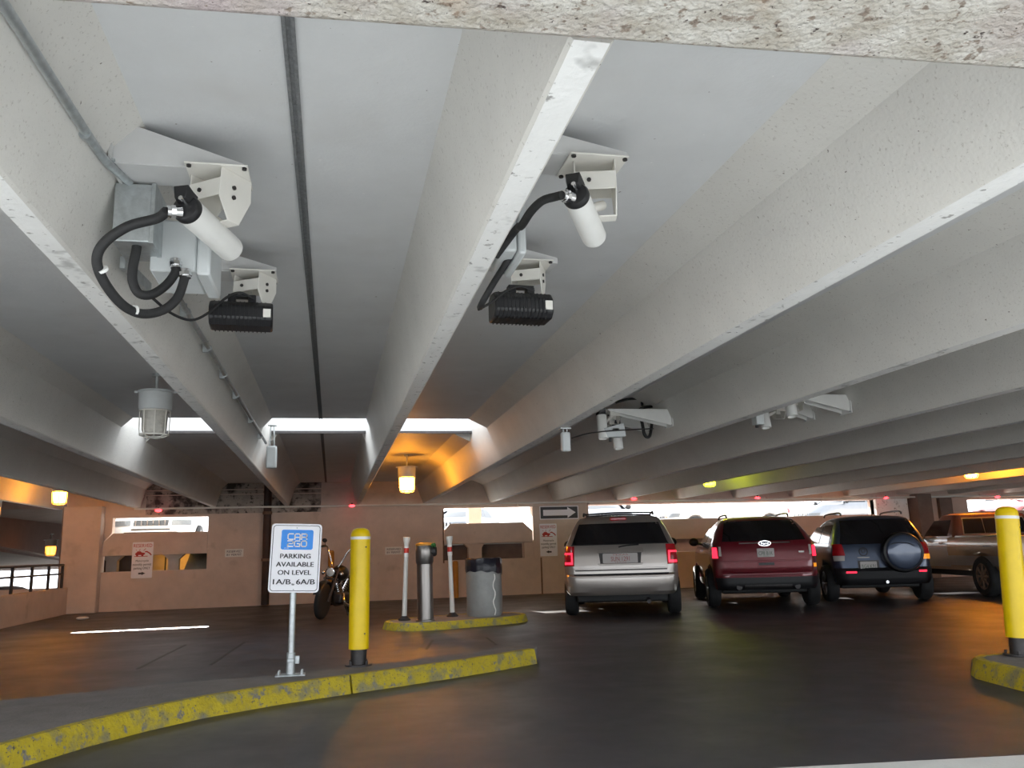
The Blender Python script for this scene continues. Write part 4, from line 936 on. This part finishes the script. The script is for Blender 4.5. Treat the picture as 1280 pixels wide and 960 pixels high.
for k in (-1, 1):
    K.sp('side_window', 'carglass', k, 1.50, 2.62, 1.22, 1.50, 2.28, 1.56); V.sp('lower_panel', 'silverpaint', k, -1.0, 3.9, .60, -1.0, 3.9, .80, .010)
    V.sp('front_door', 'silverpaint', k, 1.42, 2.75, .56, 1.42, 2.75, 1.16, .008); V.sp('side_moulding', 'chrome', k, -1.05, 3.8, .985, -1.05, 3.8, 1.005, .014)
    V.sp('door_handle', 'chrome', k, 1.55, 1.72, 1.04, 1.55, 1.72, 1.075, .035)
    V.rp('tail_light', 'tail', *((-.98,-.86) if k < 0 else (.86,.98)), .78, *((-.98,-.86) if k < 0 else (.86,.98)), 1.10, .016)
    m = MB(); m.box(k*.86-.09, k*.86+.09, -1.12, 1.12, 1.17, 1.22); m.build('bed_rail', 'silverpaint', V.root, bevel=.02)
m = MB(); m.box(-.95, .95, -1.36, -1.20, .52, .68); m.build('step_bumper', 'chrome', V.root, bevel=.02)
V.mirror(-1, 2.55, 1.17, 'chrome', .24)

# --- vehicles on the sunlit deck behind the openings
def outside(label, loc, yaw, paint, suv=False):
    h = .22 if suv else 0
    V = Car('car', label, 'car', loc, yaw, [(.25,.80,-.85,3.35,.25),(.40,.87,-.92,3.45,.28),(.62,.89,-.92,3.46,.28),(.80,.885,-.88,3.36,.25),(.92+h*.6,.86,-.82,3.0,.22),(.97+h*.6,.84,-.70,2.3,.2),(1.20+h,.74,-.2-h,1.7,.2),(1.38+h,.64,.25-h*2,1.2,.2),(1.43+h,.5,.5-h*2,1.0,.2)], paint, bow=.1, fbow=.12)
    V.body((0, 2.65), .32); V.wheels((0, 2.65), 1.70, .32, .2, 8)
    hl = []
    for k in (-1, 1):
        V.fp('headlamp', 'headlamp', *((-.80,-.42) if k < 0 else (.42,.80)), .62, .76, .010)
        V.sp('side_window', 'carglass', k, .15, 1.0, 1.0+h*.6, .3, .95, 1.32+h); V.sp('side_window', 'carglass', k, 1.06, 2.1, 1.0+h*.6, 1.0, 1.35, 1.30+h)
    V.fp('upper_grille', 'black', -.36, .36, .62, .76, .012); gl = V.fp('lower_grille', 'black', -.55, .55, .34, .46, .012); V.fp('bumper_slot', 'black', -.4, .4, .51, .54, .010)
    for i in range(6): x = -.3+.12*i; m = MB(); m.box(x-.012, x+.012, 3.44, 3.50, .62, .76); m.build('grille_bar', 'chrome', V.root)
    V.fp('windscreen', 'carglass', -.68, .68, 1.02+h*.6, 1.30+h, .008); V.rp('rear_window', 'carglass', -.66, .66, 1.02+h*.6, -.56, .56, 1.30+h, .008)
    for k in (-1, 1): V.rp('tail_light', 'tail', *((-.86,-.62) if k < 0 else (.62,.86)), .68, *((-.86,-.62) if k < 0 else (.62,.86)), .84, .012)
    V.mirror(-1, 2.0, 1.0+h*.6); V.mirror(1, 2.0, 1.0+h*.6)
    return V
DZ = 1.47
V = outside('white pickup-sized car facing the garage through the left wall opening', (-4.86, 28.85, DZ), 180, 'carwhite'); V.root.scale = (1.25, 1.25, 1.08)
outside('grey car in the sun seen through the narrow opening by the pier', (5.6, 33.5, DZ), 150, 'cargrey')
outside('dark car outside the long opening, just right of the silver van roof', (9.2, 29.2, DZ), 172, 'cardark')
outside('white car side-on outside the long opening, above the red suv', (14.4, 26.6, DZ), 88, 'carwhite', True)
outside('pale car side-on outside the long opening, above the blue suv', (21.0, 29.5, DZ), 95, 'cargrey', True)
outside('dark red car outside the far right opening', (25.2, 27.5, DZ), 170, 'redpaint')
outside('dark car beyond the parapet railing near the corner column', (-11.2, 34.5, -1.0), 70, 'cardark')
outside('pale car beyond the parapet railing at the frame edge', (-12.6, 33, -1.0), 75, 'carwhite')

# ------------------------------------------------------------------ motorcycle
g = thing('motorcycle', 'black cruiser motorcycle with high handlebars behind the parking sign', 'motorcycle', (-.20, 16.85, 0), (0, math.radians(-7), math.radians(158)))
# local: +y forward, front axle at y=0.0, rear axle behind
def mwheel(y, R, w, par, nm):
    m = MB(); m.lathe([(R*.70,-w*.5),(R*.86,-w*.5),(R*.97,-w*.3),(R,0),(R*.97,w*.3),(R*.86,w*.5),(R*.70,w*.5)], (0,y,R), (1,0,0), 40); t = m.build(nm, 'tyre', par)
    m = MB(); m.torus((0,y,R),(1,0,0),R*.70,.016,40); m.lathe([(.045,-.05),(.045,.05)], (0,y,R), (1,0,0), 16); rm = m.build('rim', 'chrome', t)
    m = MB()
    for i in range(24):
        a = 2*PI*i/24; m.cyl((.035*(-1)**i, y+.04*math.cos(a+.4), R+.04*math.sin(a+.4)), (0, y+R*.69*math.cos(a), R+R*.69*math.sin(a)), .0035, n=5)
    m.build('spokes', 'chrome', rm); return t
mwheel(0, .34, .11, g, 'front_wheel'); mwheel(-1.62, .33, .17, g, 'rear_wheel')
for k in (-1, 1):
    m = MB(); m.cyl((k*.105,0,.34),(k*.105,-.22,.72),.030,n=14); m.cyl((k*.105,-.22,.72),(k*.105,-.36,.97),.022,n=14); m.build('fork_leg', 'chrome' if k > 0 else 'dark', g)
    m = MB(); m.tube([(k*.06,-.40,.98),(k*.10,-.44,1.06),(k*.20,-.46,1.28),(k*.27,-.50,1.36),(k*.43,-.62,1.34)], .015, 10, 5); hb = m.build('handlebar', 'chrome', g)
    m = MB(); m.cyl((k*.31,-.53,1.355),(k*.45,-.635,1.34),.020,n=12); m.build('grip', 'black', hb)
    m = MB(); m.tube([(k*.31,-.52,1.37),(k*.30,-.47,1.44)], .006, 6, 0); m.ball((k*.31,-.46,1.47),.055,1,.35,.75,14); m.build('mirror', 'black', hb)
    m = MB(); m.tube([(k*.27,-.47,1.345),(k*.36,-.47,1.33),(k*.45,-.55,1.33)], .006, 6, 3); m.build('lever', 'chrome', hb)
    m = MB(); m.ball((k*.19,-.30,.86),.045,1,1,1,12); m.build('turn_signal', 'amber' if 0 else 'chrome', g)
m = MB(); m.box(-.14,.14,-.40,-.30,.90,.93); m.box(-.14,.14,-.32,-.22,.74,.77); m.build('triple_clamp', 'dark', g, bevel=.008)
m = MB(); m.lathe([(.001,-.09),(.05,-.08),(.085,-.02),(.092,.04),(.08,.045)], (0,-.22,.88), (0,1,-.08), 24); hl = m.build('headlamp', 'chrome', g)
m = MB(); m.lathe([(.082,.042),(.05,.06),(.001,.065)], (0,-.22,.88), (0,1,-.08), 24); m.build('headlamp_lens', 'clearlens', hl)
m = MB()
arc = [(R_*math.cos(a)+0, R_*math.sin(a)+.34) for R_ in (.375,) for a in [math.radians(q) for q in range(20, 171, 15)]]
m.loft([[( -.075,y,z),(-.05,y*1.03,z+.015),(.05,y*1.03,z+.015),(.075,y,z)] for y, z in arc], cap=False, closed=False); o = m.build('front_fender', 'black', g)
s_ = o.modifiers.new('solid', 'SOLIDIFY'); s_.thickness = .006
m = MB(); m.tube([(0,-.42,.80),(0,-.95,.78),(0,-1.45,.62)], .025, 8, 3); m.tube([(0,-.38,.72),(0,-.52,.32),(0,-.70,.22),(0,-1.25,.24),(0,-1.62,.33)], .024, 8, 4); m.build('frame', 'black', g)
m = MB(); m.lathe([(.02,0),(.11,.06),(.165,.22),(.15,.36),(.08,.50),(.02,.53)], (0,-.46,.86), (0,-1,-.06), 24)
m.build('fuel_tank', 'black', g, angle=60)
m = MB(); m.ball((0,-1.18,.72),.2,.85,1.35,.32,20); m.ball((0,-1.48,.74),.15,.8,1.2,.3,16); m.build('seat', 'black', g)
m = MB(); m.box(-.14,.14,-1.05,-.62,.25,.48); m.build('engine', 'dark', g, bevel=.05)
for k in (-1, 1):
    m = MB(); d = Vector((k*.05,.10*k,.22)); a = Vector((0,-.82+.05*k,.45))
    for i in range(6): m.cyl(a+d*(i/6), a+d*(i/6+.09), .095, n=18)
    m.cyl(a, a+d*1.25, .06, n=14); m.build('cylinder', 'chrome', g)
m = MB(); m.lathe([(.001,0),(.10,.0),(.115,.03),(.08,.06),(.001,.065)], (.14,-.80,.56), (1,0,0), 24); m.build('air_cleaner', 'chrome', g)
m = MB(); m.tube([(.12,-.70,.45),(.20,-.62,.30),(.22,-.80,.20),(.22,-1.3,.22),(.22,-2.0,.26)], .035, 12, 4); m.build('exhaust', 'chrome', g)
m = MB(); m.tube([(-.12,-.72,.45),(-.20,-.66,.28),(-.20,-1.2,.2),(-.20,-1.6,.22)], .03, 12, 4); m.build('crash_bar', 'chrome', g)
m = MB(); m.loft([[( -.10,-1.62+.36*math.cos(a),.33+.36*math.sin(a)),(-.07,-1.62+.38*math.cos(a),.33+.38*math.sin(a)),(.07,-1.62+.38*math.cos(a),.33+.38*math.sin(a)),(.10,-1.62+.36*math.cos(a),.33+.36*math.sin(a))] for a in [math.radians(q) for q in range(10, 151, 14)]], cap=False, closed=False)
o = m.build('rear_fender', 'black', g); s_ = o.modifiers.new('solid', 'SOLIDIFY'); s_.thickness = .006
m = MB(); m.tube([(-.10,-.95,.24),(-.22,-.90,.0)], .014, 8, 0); m.build('side_stand', 'dark', g)

# ================================================================== LIGHT
w = bpy.data.worlds.new('sky'); sc.world = w; w.use_nodes = True
bg = w.node_tree.nodes['Background']; bg.inputs['Color'].default_value = (.88, .94, 1.0, 1); bg.inputs['Strength'].default_value = 3.5
sd = bpy.data.lights.new('sun', 'SUN'); sd.energy = 26; sd.angle = math.radians(.6); sd.color = (1., .95, .86)
so = bpy.data.objects.new('sun', sd); C.objects.link(so)
dv = Vector((.95, -6.5, -2.0)).normalized()
so.rotation_euler = dv.to_track_quat('-Z', 'Y').to_euler()
ld = bpy.data.lights.new('lower_level_lamp', 'POINT'); ld.energy = 9; ld.color = (1., .5, .08); ld.shadow_soft_size = .08
lo = bpy.data.objects.new('lower_level_lamp', ld); C.objects.link(lo); lo.location = (-4.15, 24.6, 1.18)

sc.view_settings.view_transform = 'Standard'; sc.view_settings.look = 'None'; sc.view_settings.gamma = 1; sc.view_settings.use_curve_mapping = False
sc.view_settings.exposure = 0.22
sc.cycles.use_denoising = True
sc.cycles.max_bounces = 10; sc.cycles.diffuse_bounces = 6; sc.cycles.glossy_bounces = 4; sc.cycles.sample_clamp_indirect = 6
